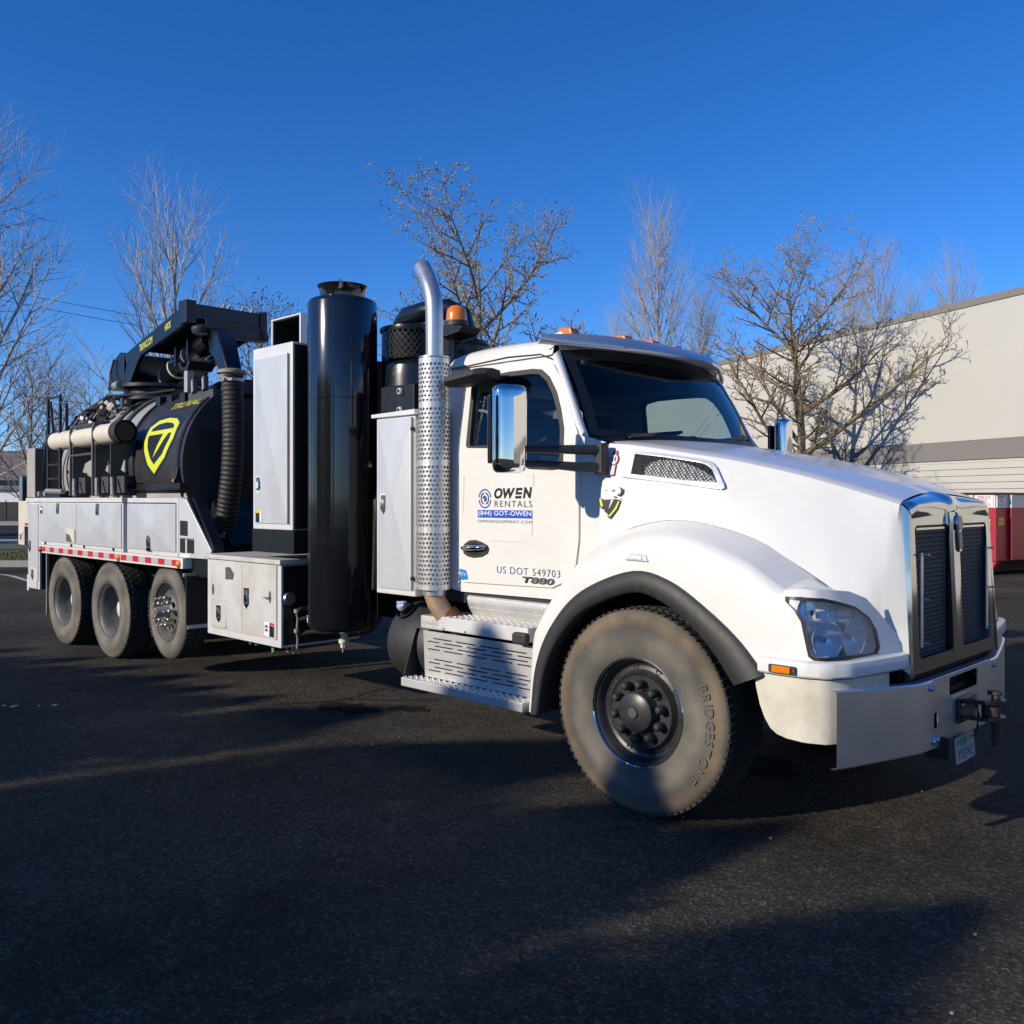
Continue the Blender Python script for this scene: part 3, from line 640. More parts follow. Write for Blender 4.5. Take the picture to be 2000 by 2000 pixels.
def wheel_lift():
    pr = [(.03, .03), (.10, .02), (.125, .035), (.16, .055), (.20, .05), (.222, .075), (.235, .10), (.25, .08), (.268, .04), (.283, .018), (.29, .012), (.284, .01), (.292, .03), (.285, .2)]
    o = G().lathe(pr, 48, axis='Y').build('wheel', 'rim_grey', T, ang=R(35))
    t = tyre(.468, .285, .26, 60, 3, 'tyre_rear', .010); t.parent = o
    h = G().lathe([(0, -.10), (.045, -.10), (.05, -.085), (.052, .0), (.07, .03)], 20, axis='Y').build('hub', 'nut_steel', o)
    G().lathe([(0, -.104), (.026, -.104), (.03, -.099)], 16, axis='Y').build('hub_plug', 'rust', h)
    nut = G().lathe([(0, -.105), (.010, -.10), (.012, -.06), (.019, -.055), (.02, -.03), (.014, -.028), (.014, .04)], 12, axis='Y').mesh('stud', 'nut_steel')
    hole = G().lathe([(0, .004), (.026, .004), (.028, -.002)], 16, axis='Y').mesh('hand_hole', 'dark_void')
    for k in range(10):
        a = R(36 * k + 6); n_ = bpy.data.objects.new('stud', nut); COL.objects.link(n_); n_.parent = o
        n_.location = (.137 * math.cos(a), .03, .137 * math.sin(a))
    for k in range(5):
        a = R(72 * k + 20); n_ = bpy.data.objects.new('hand_hole', hole); COL.objects.link(n_); n_.parent = o
        n_.location = (.212 * math.cos(a), .062, .212 * math.sin(a)); n_.rotation_euler = (0, 0, 0)
    arc_text('BRIDGESTONE', .375, .42, 222, -7.5, -.0045, o, 'tyre_letter')
    return o
wl_ = wheel_lift(); put(wl_, T); wl_.location = (-5.83, .03, .605); wl_.rotation_euler = (0, 0, R(-3))
c = copy_tree(wl_, T); c.location = (-5.83, 2.39, .605); c.rotation_euler = (0, 0, R(180)); c.matrix_parent_inverse = wl_.matrix_parent_inverse
# ---- hood ---------------------------------------------------------------------
NS = 34
cC = cr_spline([(-.50, .26, 2.038), (-.318, .279, 2.02), (.024, .325, 1.964), (.281, .376, 1.917), (.614, .458, 1.835), (.871, .544, 1.752), (1.062, .60, 1.687)], NS)
cR = cr_spline([(-.50, YC, 2.080), (-.288, YC, 2.056), (.041, YC, 1.998), (.346, YC, 1.926), (.626, YC, 1.85), (.839, YC, 1.789), (.972, YC, 1.738)], NS)
cG = cr_spline([(-.50, .16, 1.431), (-.266, .168, 1.539), (-.05, .178, 1.585), (.106, .201, 1.585), (.252, .23, 1.557), (.455, .287, 1.489), (.584, .325, 1.408), (.72, .374, 1.314), (.826, .412, 1.231), (.955, .478, 1.078), (.99, .53, .934)], NS)
rows = []
for t in (0, .15, .30, .5, .7, .85, .95, 1.0):
    rows.append([a.lerp(b, t) + Vector((0, 0, .010 * math.sin(math.pi * t) - (.012 if t == 1 else 0))) for a, b in zip(cR, cC)])
top_rows = rows
side_rows = []
fa, fb = Vector((1.066, .605, 1.672)), Vector((1.115, .585, .84))
for t in (0, .03, .12, .3, .5, .7, .85, .95, 1.0):
    r_ = []
    for a, b in zip(cC, cG):
        a2 = a + Vector((0, -.012, -.012)); p = a2.lerp(b, t); p.y -= .022 * math.sin(math.pi * t); r_.append(p)
    r_.append(fa.lerp(fb, t)); side_rows.append(r_)
g = G().grid(top_rows); g.merge(G().grid([r_[:NS] for r_ in (top_rows[-1], side_rows[0])])); g.merge(G().grid(side_rows))
h2 = g.mirror(); g.merge(h2)
hood = g.build('hood', 'white_paint', T, ang=R(30))
def hood_y(x, z):
    best = None
    for a, b in zip(cC, cG):
        t = (a.z - z) / max(1e-6, a.z - b.z); px = a.x + (b.x - a.x) * t
        d = abs(px - x)
        if best is None or d < best[0]: best = (d, a.y - .012 + (b.y - a.y) * t - .022 * math.sin(math.pi * min(1, max(0, t))))
    return best[1]
hy = lambda off: (lambda u, v, d=0: (u, hood_y(u, v) - off - d, v))
# hood vent
vent_o = [(-.35, 1.985), (-.10, 1.955), (.10, 1.922), (.165, 1.905), (.20, 1.875), (.262, 1.785), (.27, 1.762), (.25, 1.752), (.05, 1.780), (-.36, 1.828)]
vent_i = [(-.293, 1.958), (-.10, 1.934), (.10, 1.900), (.148, 1.886), (.178, 1.860), (.226, 1.792), (.05, 1.804), (-.295, 1.846)]
G().panel(vent_o, [vent_i], hy(.012)).build('vent_frame', 'bright_trim', hood, solid=.012, bevel=.004)
G().panel([(-.30, 1.965), (.15, 1.893), (.235, 1.785), (-.30, 1.84)], [], hy(.001)).build('vent_recess', 'dark_void', hood)
g = G()
def inside(px, pz, poly):
    c_ = False; j = len(poly) - 1
    for i in range(len(poly)):
        if (poly[i][1] > pz) != (poly[j][1] > pz) and px < (poly[j][0] - poly[i][0]) * (pz - poly[i][1]) / (poly[j][1] - poly[i][1]) + poly[i][0]: c_ = not c_
        j = i
    return c_
for fam in (1, -1):
    for k in range(-40, 60):
        x0 = -.5 + k * .021; prev = None
        for q in range(0, 60):
            z = 1.75 + q * .004; x = x0 + fam * (z - 1.75) * .9
            if inside(x, z, vent_i):
                p = Vector((x, hood_y(x, z) - .006, z))
                if prev is not None and q % 2 == 0: g.bar(prev, p, .0032, .0032); prev = p
                elif prev is None: prev = p
            else: prev = None
g.build('vent_mesh', 'bracket_grey', hood)
# hood-side emblem: red oval shield over three bars
ex, ez = -.432, 1.93
G().panel([(ex + .030 * math.cos(R(a)) * (1), ez + .034 * math.sin(R(a))) for a in range(0, 360, 20)], [], hy(.004)).build('emblem', 'emblem_red', hood)
G().panel(circ(ex, ez, .0245, 16, .028), [], hy(.0062)).build('emblem_face', 'sticker_white', hood)
for dx in (-.009, .009): G().panel(circ(ex + dx, ez + .002, .006, 10, .016), [], hy(.0082)).build('emblem_mark', 'emblem_red', hood)
G().panel([(ex - .018, ez + .03), (ex + .018, ez + .03), (ex + .014, ez + .052), (ex - .014, ez + .052)], [], hy(.004)).build('emblem_crown', 'emblem_red', hood)
G().panel([(ex - .020, ez - .03), (ex + .020, ez - .03), (ex + .018, ez - .094), (ex - .018, ez - .094)], [], hy(.004)).build('emblem_bars', 'emblem_red', hood)
for k in range(3):
    x = ex - .011 + k * .011
    G().panel([(x - .004, ez - .034), (x + .004, ez - .034), (x + .004, ez - .088), (x - .004, ez - .088)], [], hy(.0062)).build('emblem_bar', 'sticker_white', hood)
# torn shield decal below the vent
sx, sz = -.43, 1.675
def dec(name, pts, m, off): return G().panel([(sx + a, sz + b) for a, b in pts], [], hy(off)).build(name, m, hood)
dec('decal_shield', [(-.078, .030), (-.052, .030), (-.045, .022), (.05, .026), (.082, .020), (.066, -.028), (.038, -.062), (.014, -.088), (-.002, -.074), (.002, -.062), (-.022, -.048), (-.036, -.022), (-.050, -.032), (-.066, -.005)], 'ink_black', .003)
dec('decal_stripe', [(-.070, .028), (-.056, .028), (-.040, -.012), (-.046, -.022), (-.058, -.008)], 'yellow_decal', .0045)
dec('decal_stripe', [(.068, .014), (.078, .014), (.060, -.030), (.030, -.062), (.012, -.078), (.006, -.068), (.026, -.052), (.050, -.022)], 'yellow_decal', .0045)
dec('decal_bolt', [(.018, .022), (.034, .022), (.008, -.026), (.004, -.030)], 'sticker_white', .0045)
dec('decal_flake', [(.062, .098), (.095, .082), (.094, .058), (.075, .042), (.050, .048), (.076, .060), (.078, .078)], 'ink_black', .003)
dec('decal_flake', [(.03, .040), (.050, .042), (.052, .036), (.034, .034)], 'ink_black', .003)
dec('decal_flake', [(.01, .076), (.032, .082), (.03, .076), (.014, .070)], 'ink_grey', .003)
dec('decal_flake', [(-.085, .058), (-.076, .060), (-.076, .054)], 'ink_grey', .003)
dec('decal_flake', [(-.045, .080), (-.026, .082), (-.03, .076)], 'yellow_faded', .003)
dec('decal_flake', [(.074, .028), (.088, .030), (.084, .022)], 'ink_black', .003)
# ---- fender ---------------------------------------------------------------------
NF = 46
fO = cr_spline([(-.858, -.012, .43), (-.815, -.012, .72), (-.70, -.012, .955), (-.479, -.012, 1.17), (-.122, -.012, 1.307), (.12, -.012, 1.27), (.342, -.012, 1.144), (.52, -.012, 1.01), (.66, -.012, .858)], NF)
fS = cr_spline([(-.915, .03, .43), (-.885, .03, .83), (-.845, .03, .957), (-.685, .03, 1.18), (-.545, .035, 1.319), (-.288, .04, 1.431), (-.113, .04, 1.487), (.058, .04, 1.503), (.214, .04, 1.486), (.495, .04, 1.394), (.60, .04, 1.341), (.73, .05, 1.26)], NF)
fG = cr_spline([(-.92, .17, .43), (-.89, .17, .85), (-.72, .17, 1.16), (-.50, .17, 1.431), (-.266, .175, 1.539), (-.05, .186, 1.585), (.106, .21, 1.585), (.252, .24, 1.557), (.455, .297, 1.489), (.584, .335, 1.408), (.73, .385, 1.304)], NF)
rows = []
for t in (0, .25, .5, .75, .92): rows.append([a.lerp(b, t) + Vector((0, -.020 * math.sin(math.pi * t * .6) - (.0), 0)) for a, b in zip(fO, fS)])
for t in (.04, .12, .3, .5, .75, 1.0): rows.append([a.lerp(b, t) + Vector((0, 0, .016 * math.sin(math.pi * t))) + (Vector((0, -.012 * (1 - t), 0))) for a, b in zip(fS, fG)])
# the rounded front of the shoulder running on down to the headlamp
g = G().grid(rows)
cap_ = [r_[-1] for r_ in rows]
front = [[p for p in cap_]]
tgt = [Vector(p) for p in ((.74, .01, .90), (.775, .01, .98), (.80, .013, 1.06), (.805, .018, 1.14), (.81, .034, 1.20), (.82, .056, 1.240), (.815, .09, 1.245), (.85, .17, 1.24), (.90, .27, 1.20), (.95, .38, 1.14), (.985, .47, 1.06))]
for t in (.33, .66, 1.0): front.append([a.lerp(b, t) + Vector((.012 * math.sin(math.pi * t), 0, .018 * math.sin(math.pi * t))) for a, b in zip(cap_, tgt)])
g.merge(G().grid(front))
fender_near = g.build('fender', 'white_paint', T, ang=R(40))
fender_far = g.mirror().build('fender', 'white_paint', T, ang=R(40))
# flare
def offs(p, d): 
    q = Vector((-.10, p.y, .52)); v = (q - p); v.y = 0; v.normalize(); return p + v * d
lw = lerp([0, .2, .5, .8, 1], [.06, .085, .105, .115, .165])
fi = [offs(p, lw(i / (NF - 1))) for i, p in enumerate(fO)]
lo = lambda p, y: Vector((p.x, y, p.z))
fl = [[lo(p, .03) for p in fO], [lo(offs(p, -.008), -.028) for p in fO], [lo(offs(p, .008), -.044) for p in fO], [lo(a.lerp(b, .5), -.052) for a, b in zip(fO, fi)], [lo(offs(p, -.01), -.046) for p in fi], [lo(p, -.036) for p in fi], [lo(offs(p, -.004), .03) for p in fi], [lo(offs(p, -.012), .14) for p in fi]]
g = G().grid(fl)
g.build('fender_flare', 'black_plastic', fender_near, ang=R(50)); g.mirror().build('fender_flare', 'black_plastic', fender_far, ang=R(50))
# wheel well lining
g = G(); wr = []
for y in (.06, .35, .66): wr.append([lo(offs(p, -.02), y) for p in fi])
g.grid(wr); g.add([lo(offs(p, -.03), .66) for p in fi] + [(-.1, .66, .35)], [(i, i + 1, NF) for i in range(NF - 1)])
g.build('wheel_well', 'dark_void', fender_near); g.mirror().build('wheel_well', 'dark_void', fender_far)
# ---- nose: headlamp panel, ledge and lower valance
plan = [(.58, -.005), (.86, -.005), (.95, .03), (1.00, .12), (1.04, .30), (1.075, .50), (1.09, .62)]
pl_s = [0.0]
for (a, b), (c_, d_) in zip(plan, plan[1:]): pl_s.append(pl_s[-1] + math.hypot(c_ - a, d_ - b))
pfx = lerp(pl_s, [p[0] for p in plan]); pfy = lerp(pl_s, [p[1] for p in plan])
def nose(off=0.0, lean=.30):
    def fn(s, z, d=0):
        k = max(0, z - .95) * lean; e = .01
        tx, ty = pfx(s + e) - pfx(s - e), pfy(s + e) - pfy(s - e); L = math.hypot(tx, ty) or 1
        nx, ny = ty / L, -tx / L
        return (pfx(s) - k * .8 + nx * (off + d), pfy(s) + k * .35 + ny * (off + d), z)
    return fn
HL = [(.251, 1.233), (.321, 1.233), (.42, 1.225), (.609, 1.183), (.70, 1.130), (.738, 1.071), (.742, .995), (.712, .968), (.477, .968), (.331, .965), (.312, .980), (.310, 1.075), (.308, 1.125), (.285, 1.175), (.247, 1.212)]
def dens(poly, n=3):
    out = []
    for i, (a, b) in enumerate(poly):
        c_, d_ = poly[(i + 1) % len(poly)]
        for k in range(n): out.append((a + (c_ - a) * k / n, b + (d_ - b) * k / n))
    return out
def grow(poly, d):
    cx = sum(p[0] for p in poly) / len(poly); cz = sum(p[1] for p in poly) / len(poly)
    return [(a + (a - cx) / math.hypot(a - cx, b - cz) * d, b + (b - cz) / math.hypot(a - cx, b - cz) * d) for a, b in poly]
n_out = [(.10, .875), (.28, .875), (.40, .875), (.50, .875), (.66, .875), (.87, .875), (.94, .875), (.955, .95), (.90, 1.05), (.80, 1.15), (.72, 1.22), (.60, 1.26), (.45, 1.275), (.30, 1.278), (.20, 1.24), (.14, 1.10), (.10, .98)]
g = G().panel(dens(n_out, 4), [grow(dens(HL, 3), .012)], nose(.0)).build('headlamp_panel', 'white_paint', fender_near, solid=.01, ang=R(40))
gm = G().panel(dens(n_out, 4), [], nose(.0)).mirror().build('headlamp_panel', 'white_paint', fender_far, solid=.01, ang=R(40))
# ledge
def sweep_plan(s0, s1, prof, n=40):
    """prof: list of (offset outwards, z)"""
    return G().grid([[nose(o_, 0)(s0 + (s1 - s0) * i / n, z) for i in range(n + 1)] for o_, z in prof])
g = sweep_plan(.06, .93, [(-.02, .955), (.016, .952), (.030, .944), (.034, .93), (.034, .885), (.026, .876), (-.02, .874)])
g.build('fender_ledge', 'white_paint', fender_near, ang=R(40)); g.mirror().build('fender_ledge', 'white_paint', fender_far, ang=R(40))
g = sweep_plan(.06, .93, [(.0, .874), (-.004, .868), (.0, .862)]); g.build('fender_seam', 'ink_black', fender_near)
v_out = [(.03, .868), (.28, .868), (.40, .868), (.60, .868), (.80, .868), (.80, .60), (.60, .585), (.40, .575), (.30, .575), (.20, .580), (.15, .592), (.115, .615), (.085, .66), (.06, .72), (.04, .80)]
g = G().panel(dens(v_out, 4), [], nose(.012, 0))
g.build('lower_valance', 'dirty_white', T, solid=.02, ang=R(50)); g.mirror().build('lower_valance', 'dirty_white', T, solid=.02, ang=R(50))
# side marker
a_ = thing_marker = G().prism(rrect(.125, .262, .888, .925, .006), lambda u, v, d: nose(.036 + d)(u, v), .012).build('side_marker', 'black_plastic', fender_near)
G().prism(rrect(.146, .240, .891, .922, .003), lambda u, v, d: nose(.049 + d)(u, v), .010).build('marker_lens', 'amber', a_, bevel=.003)
for s in (.135, .252): G().prism(circ(s, .906, .004, 8), lambda u, v, d: nose(.049 + d)(u, v), .002).build('marker_screw', 'steel', a_)
# headlamp
hl = G().panel(grow(dens(HL, 3), .012), [grow(dens(HL, 3), -.006)], nose(.004)).build('headlamp', 'ink_black', fender_near, label='clear headlamp unit with chrome reflectors')
bk = G().panel(dens(HL, 3), [], nose(-.085)); bk.build('headlamp_bowl', 'lamp_chrome', hl)
g = G(); hp = grow(dens(HL, 3), -.003); n_ = len(hp)
g.add([nose(-.004)(*p) for p in hp] + [nose(-.086)(*p) for p in hp], [(i, (i + 1) % n_, n_ + (i + 1) % n_, n_ + i) for i in range(n_)])
g.build('headlamp_wall', 'lamp_chrome', hl)
for s, z, r_ in ((.415, 1.043, .086), (.590, 1.043, .086)):
    c_ = Vector(nose(-.015)(s, z)); n0 = (Vector(nose(.03)(s, z)) - Vector(nose(-.03)(s, z))).normalized()
    n0 = (n0 + Vector((.35, 0, 0))).normalized(); M = Matrix.Translation(c_) @ n0.to_track_quat('Z', 'Y').to_matrix().to_4x4()
    G().lathe([(.0, -.075), (.03, -.07), (.055, -.045), (r_ * .9, -.015), (r_, .0), (r_ + .006, .002)], 28, M).build('reflector', 'lamp_chrome', hl)
    G().lathe([(0, -.02), (.014, -.022), (.016, -.05), (.016, -.07)], 14, M).build('bulb_cap', 'steel', hl)
g = G()
g.add([nose(o_)(s, z) for s in (.325, .60) for o_, z in ((-.012, 1.132), (-.07, 1.130), (-.07, 1.118), (-.012, 1.120))], [(0, 1, 5, 4), (1, 2, 6, 5), (2, 3, 7, 6), (3, 0, 4, 7)])
g.build('headlamp_divider', 'lamp_chrome', hl)
for k in range(6):
    s = .375 + k * .042; g = G().prism(rrect(s, s + .034, 1.14, 1.172, .004), lambda u, v, d: nose(-.05 + d)(u, v), .02); g.build('signal_cell', 'lamp_chrome', hl, bevel=.003)
M = Matrix.Translation(Vector(nose(-.04)(.345, 1.165)))
G().lathe([(0, -.014), (.010, -.010), (.013, 0), (.010, .010), (0, .014)], 12, M).build('signal_bulb', 'rust', hl)
G().panel(grow(dens(HL, 3), -.004), [], nose(-.002)).build('headlamp_lens', 'lamp_glass', hl)
G().panel(dens(HL, 3), [], nose(.004)).mirror().build('headlamp', 'chrome', fender_far)
# chrome lamp on the shoulder of the fender
def fy(x, z): return -.002
sl_ = G().prism([(-.155, 1.372), (-.118, 1.408), (-.020, 1.405), (.0, 1.368)], lambda u, v, d: (u - .02, .0 + (v - 1.37) * .25 - d, v + .0), .02).build('shoulder_lamp', 'bright_trim', fender_near, bevel=.006)
G().prism([(-.115, 1.380), (-.10, 1.398), (-.042, 1.397), (-.036, 1.378)], lambda u, v, d: (u - .02, -.021 + (v - 1.37) * .25 - d, v), .004).build('lamp_lens', 'lamp_led', sl_)
# ---- grille ---------------------------------------------------------------------
go = [(.60, .835), (.628, 1.2), (.655, 1.60), (.70, 1.622), (YC, 1.632), (1.72, 1.622), (1.765, 1.60), (1.792, 1.2), (1.82, .835)]
def hole_g(y0, y1): return rrect(y0, y1, .905, 1.568, .03, 4)
gx = lambda z: 1.122 - .028 * max(0, (z - .9)) / .7
fng = lambda u, v, d=0: (gx(v), u, v)
gs = G().panel(go, [hole_g(.688, 1.152), hole_g(1.268, 1.732)], fng)
# side cheeks, top cap
chk = []
for t in (0, .4, .75, 1.0):
    chk.append([(1.066 + .049 * (1 - k / 10), .605 - .02 * (1 - k / 10), .82 + (1.672 - .82) * k / 10) for k in range(11)] if t == 0 else
               [(Vector((1.066 + .049 * (1 - k / 10), .605 - .02 * (1 - k / 10), .82 + (1.672 - .82) * k / 10)).lerp(Vector((gx(.835 + .765 * k / 10), .60 + .055 * k / 10, .835 + .765 * k / 10)), t) + Vector((.014 * math.sin(math.pi * t), -.004 * math.sin(math.pi * t), 0))) for k in range(11)])
ck = G().grid(chk); gs.merge(ck); gs.merge(ck.mirror())
capr = []
NY = 48
hz = lerp([.605, .9, YC, 1.52, 1.815], [1.685, 1.715, 1.739, 1.715, 1.685]); hx = lerp([.605, .9, YC, 1.52, 1.815], [1.063, 1.02, .972, 1.02, 1.063])
yy_ = [.606 + (1.814 - .606) * k / NY for k in range(NY + 1)]
bumpc = lambda y: math.exp(-((y - YC) / .075) ** 2)
for t in (0, .12, .3, .5, .7, .85, 1):
    r_ = []
    for y in yy_:
        yb = .655 + (y - .606) / (1.814 - .606) * (1.765 - .655)
        a = Vector((gx(1.60), yb, 1.602 + .03 * (1 - abs(yb - YC) / .56))); b = Vector((hx(y), y, hz(y)))
        ef = min(1, (y - .606) / .07, (1.814 - y) / .07); p = a.lerp(b, t) + (Vector((.030, 0, .022)) * ef + Vector((.014, 0, 0)) * (1 - ef)) * math.sin(math.pi * t) + Vector((.016, 0, .010)) * bumpc(y) * (1 - t * .4)
        r_.append(p)
    capr.append(r_)
gs.merge(G().grid(capr))
grille = gs.build('grille', 'grille_chrome', T, ang=R(45))
# centre bar, slightly proud, and the emblem on it
cb_ = [(-.055, .0), (-.045, .016), (-.02, .024), (0, .026), (.02, .024), (.045, .016), (.055, 0)]
g = G().grid([[(gx(z) + o_ + (.004 if z > 1.5 else 0), YC + y, z) for y, o_ in cb_] for z in (.89, 1.1, 1.3, 1.5, 1.58, 1.625)])
g.build('grille_bar', 'grille_chrome', grille)
e_ = G().prism(circ(YC, 1.572, .045, 24, .05), lambda u, v, d: (gx(v) + .024 + d, u, v), .014).build('grille_emblem', 'grille_chrome', grille, bevel=.004)
G().prism(circ(YC, 1.572, .034, 20, .039), lambda u, v, d: (gx(v) + .039 + d, u, v), .002).build('emblem_face', 'emblem_grey', e_)
G().prism([(YC - .026, 1.53), (YC + .026, 1.53), (YC + .022, 1.43), (YC + .01, 1.418), (YC - .01, 1.418), (YC - .022, 1.43)], lambda u, v, d: (gx(v) + .024 + d, u, v), .012).build('emblem_tail', 'grille_chrome', e_, bevel=.003)
for k in range(3): G().prism(rrect(YC - .019 + k * .014, YC - .009 + k * .014, 1.432, 1.525, .002, 1), lambda u, v, d: (gx(v) + .037 + d, u, v), .002).build('emblem_stripe', 'emblem_grey', e_)
G().prism(rrect(YC - .022, YC + .022, 1.615, 1.642, .006), lambda u, v, d: (gx(v) + .022 + d, u, v), .012).build('emblem_crown', 'grille_chrome', e_)
mat('grille_wire', (0.15, 0.16, 0.175), 0.4, metal=0.3)
for y0, y1 in ((.675, 1.162), (1.258, 1.745)):
    G().box(.98, 1.055, y0 - .01, y1 + .01, .88, 1.59).build('grille_backing', 'dark_void', grille)
    g = G(); nz = 30; dz = .68 / nz; pitch = .0175
    for r_ in range(nz + 1):
        z = .90 + dz * r_; y = y0; k = 0; pts = []
        while y < y1:
            pts.append((1.079, y, z + (dz * .30 if k % 2 else -dz * .30) * (1 if r_ % 2 else -1))); y += pitch; k += 1
        for a, b in zip(pts, pts[1:]): g.bar(a, b, .008, .0042)
        for k, p in enumerate(pts):
            if (k % 2) == (1 if r_ % 2 else 0) and r_ < nz: g.bar(p, (p[0], p[1], p[2] + dz * .4), .008, .004, up=(1, 0, 0))
    g.build('grille_mesh', 'grille_wire', grille)
    G().box(1.082, 1.098, y0 + .03, y1 - .05, 1.545, 1.556).build('screen_rail', 'grille_chrome', grille)
# bug-screen bar with stand-off studs on the near opening and on the far side
for yb, s in ((.735, 1), (1.70, -1)):
    b_ = G().box(1.104, 1.114, yb - .010, yb + .022, .955, 1.43).build('screen_bar', 'bumper_steel', grille, bevel=.003)
    for z in (.975, 1.195, 1.42): G().tube([(1.112, yb + .03, z), (1.14, yb + .034, z)], .005, 8).build('stud', 'steel', b_)
# radiator screen between grille and bumper
G().box(1.02, 1.06, .66, 1.76, .70, .86).build('lower_screen', 'dark_void', T)
# ---- bumper ---------------------------------------------------------------------
bp_ = [(1.00, .035), (1.035, .16), (1.10, .44), (1.138, .62), (1.15, .70), (1.152, .78)]
bo_front = [(.78, .447), (1.64, .447), (1.64, .79), (.78, .79)]
holes = [rrect(1.0, 1.42, .682, .775, .015, 3), rrect(.79, .845, .545, .625, .008, 2), rrect(1.575, 1.63, .545, .625, .008, 2)]
bx_ = lambda z: 1.152
bf = G().panel(bo_front, holes, lambda u, v: (1.152, u, v))
g = G()
prof = [(-.045, .0), (-.012, .004), (0, -.006), (0, .0)]
wrows = []
def bz(y, top): return (.79 + .034 * max(0, (.62 - y)) / .6) if top else (.447 + .018 * max(0, (.62 - y)) / .6)
for kind in ('tb', 'ta', 't', 'b', 'ba', 'bb'):
    r_ = []
    for x, y in bp_:
        tp = kind[0] == 't'; z = bz(y, tp); s_ = 1 if tp else -1
        r_.append({'t': (x, y, z - .006 * s_), 'b': (x, y, z - .006 * s_), 'ta': (x - .008, y + .002, z + .002), 'tb': (x - .05, y + .01, z + .004), 'ba': (x - .008, y + .002, z - .002), 'bb': (x - .04, y + .01, z - .004)}[kind])
    wrows.append(r_)
wg = G().grid(wrows); g.merge(wg); g.merge(wg.mirror())
g.grid([[(1.102, y, .794), (1.144, y, .792), (1.152, y, .784)] for y in (.78, 1.64)]); g.grid([[(1.112, y, .443), (1.144, y, .445), (1.152, y, .453)] for y in (.78, 1.64)])
bumper = bf.build('bumper', 'bumper_steel', T, solid=.006, ang=R(1))
g.build('bumper_wing', 'bumper_steel', bumper, ang=R(24))
for y, z in ((.745, .757), (1.675, .757), (.775, .487), (.825, .487), (1.655, .503), (1.695, .503), (1.60, .49)):
    G().lathe([(0, .016), (.010, .016), (.013, .010), (.013, .004), (.019, .003), (.019, 0)], 8, Matrix.Translation((1.153, y, z)) @ Matrix.Rotation(R(90), 4, 'Y')).build('bumper_bolt', 'steel', bumper)
G().box(1.02, 1.10, .80, 1.62, .46, .70).build('bumper_backing', 'dark_void', bumper)
# tow pintle
tow = G().box(1.153, 1.172, 1.09, 1.345, .52, .655).build('tow_hitch', 'black_paint', T, bevel=.012)
for z, ln in ((.632, .17), (.545, .17)):
    pts = [(1.17, 1.115), (1.27, 1.13)] + [(1.27 + .085 * math.cos(R(a)), 1.215 + .085 * math.sin(R(a))) for a in range(-90, 91, 15)] + [(1.27, 1.30), (1.17, 1.315)]
    G().prism(pts, lambda u, v, d: (u, v, z + d), .022).build('hitch_plate', 'black_paint', tow, bevel=.005)
G().lathe([(0, 0), (.045, 0), (.045, .075), (0, .075)], 16, Matrix.Translation((1.285, 1.215, .568))).build('hitch_spacer', 'hitch_brown', tow)
G().lathe([(0, 0), (.022, 0), (.022, .27), (.03, .275), (.03, .29), (0, .29)], 14, Matrix.Translation((1.30, 1.245, .40))).build('hitch_pin', 'hitch_brown', tow)
for y, z in ((1.13, .62), (1.30, .62), (1.13, .55), (1.30, .55)):
    G().lathe([(0, .014), (.011, .014), (.014, 0)], 6, Matrix.Translation((1.172, y, z)) @ Matrix.Rotation(R(90), 4, 'Y')).build('hitch_bolt', 'steel', tow)
g = G()
for dy in (-.012, .012): g.tube([(1.235, 1.15 + dy, .63), (1.245, 1.15 - dy, .57), (1.24, 1.145 + dy, .50), (1.225, 1.14 - dy, .46)], .004, 6)
g.build('safety_cable', 'black_rubber', tow)
# number plate hanging under the bumper
pM = Matrix.Translation((1.185, 1.11, .468)) @ Matrix.Rotation(R(-4), 4, 'Y') @ Matrix.Diagonal((1, .92, .9, 1))
pl_ = G().prism(rrect(-.15, .15, -.148, 0, .012), lambda u, v, d: pM @ Vector((d, u, v)), .003).build('number_plate', 'plate_shaded', T)
G().prism(rrect(-.075, .03, -.055, -.008, .003), lambda u, v, d: pM @ Vector((.0035 + d, u, v)), .001).build('plate_sticker', 'plate_green', pl_)
put_text('plate_number', 'YIS34Z', .25, .062, lambda a, b: pM @ Vector((.0042, -.125 + a, -.132 + b)), 'ink_grey', pl_)
put_text('plate_state', 'OR', .045, .028, lambda a, b: pM @ Vector((.0042, -.135 + a, -.042 + b)), 'ink_grey', pl_)
put_text('plate_month', 'JAN', .06, .028, lambda a, b: pM @ Vector((.0042, .065 + a, -.042 + b)), 'ink_grey', pl_)
G().box(1.08, 1.20, .86, .90, .38, .49).build('plate_bracket', 'frame_black', pl_, bevel=.004)
# ================================================================== the truck: cab
def ys(z): return .20 + max(0, z - 2.05) * .13
def cside(off=0.0): return lambda u, v, d=0: (u, ys(v) - off - d, v)
door_o = [(-1.757, 2.575), (-1.768, 2.125), (-1.776, 1.657), (-1.768, 1.30), (-1.750, 1.191), (-1.715, 1.135), (-.900, 1.150), (-.78, 1.200), (-.705, 1.302), (-.681, 1.457), (-.677, 1.867), (-.692, 2.094), (-.812, 2.350), (-.880, 2.465), (-.945, 2.545), (-1.056, 2.588), (-1.346, 2.600), (-1.55, 2.592)]
win_o = [(-1.676, 2.470), (-1.676, 2.062), (-1.66, 2.045), (-1.443, 2.036), (-1.36, 2.02), (-1.16, 1.915), (-1.093, 1.892), (-.90, 1.880), (-.845, 1.884), (-.812, 1.912), (-.812, 2.131), (-.850, 2.25), (-.896, 2.357), (-.968, 2.459), (-1.041, 2.512), (-1.12, 2.524), (-1.331, 2.526), (-1.55, 2.515), (-1.655, 2.495)]
def dens2(p, n=3): return dens(p, n)
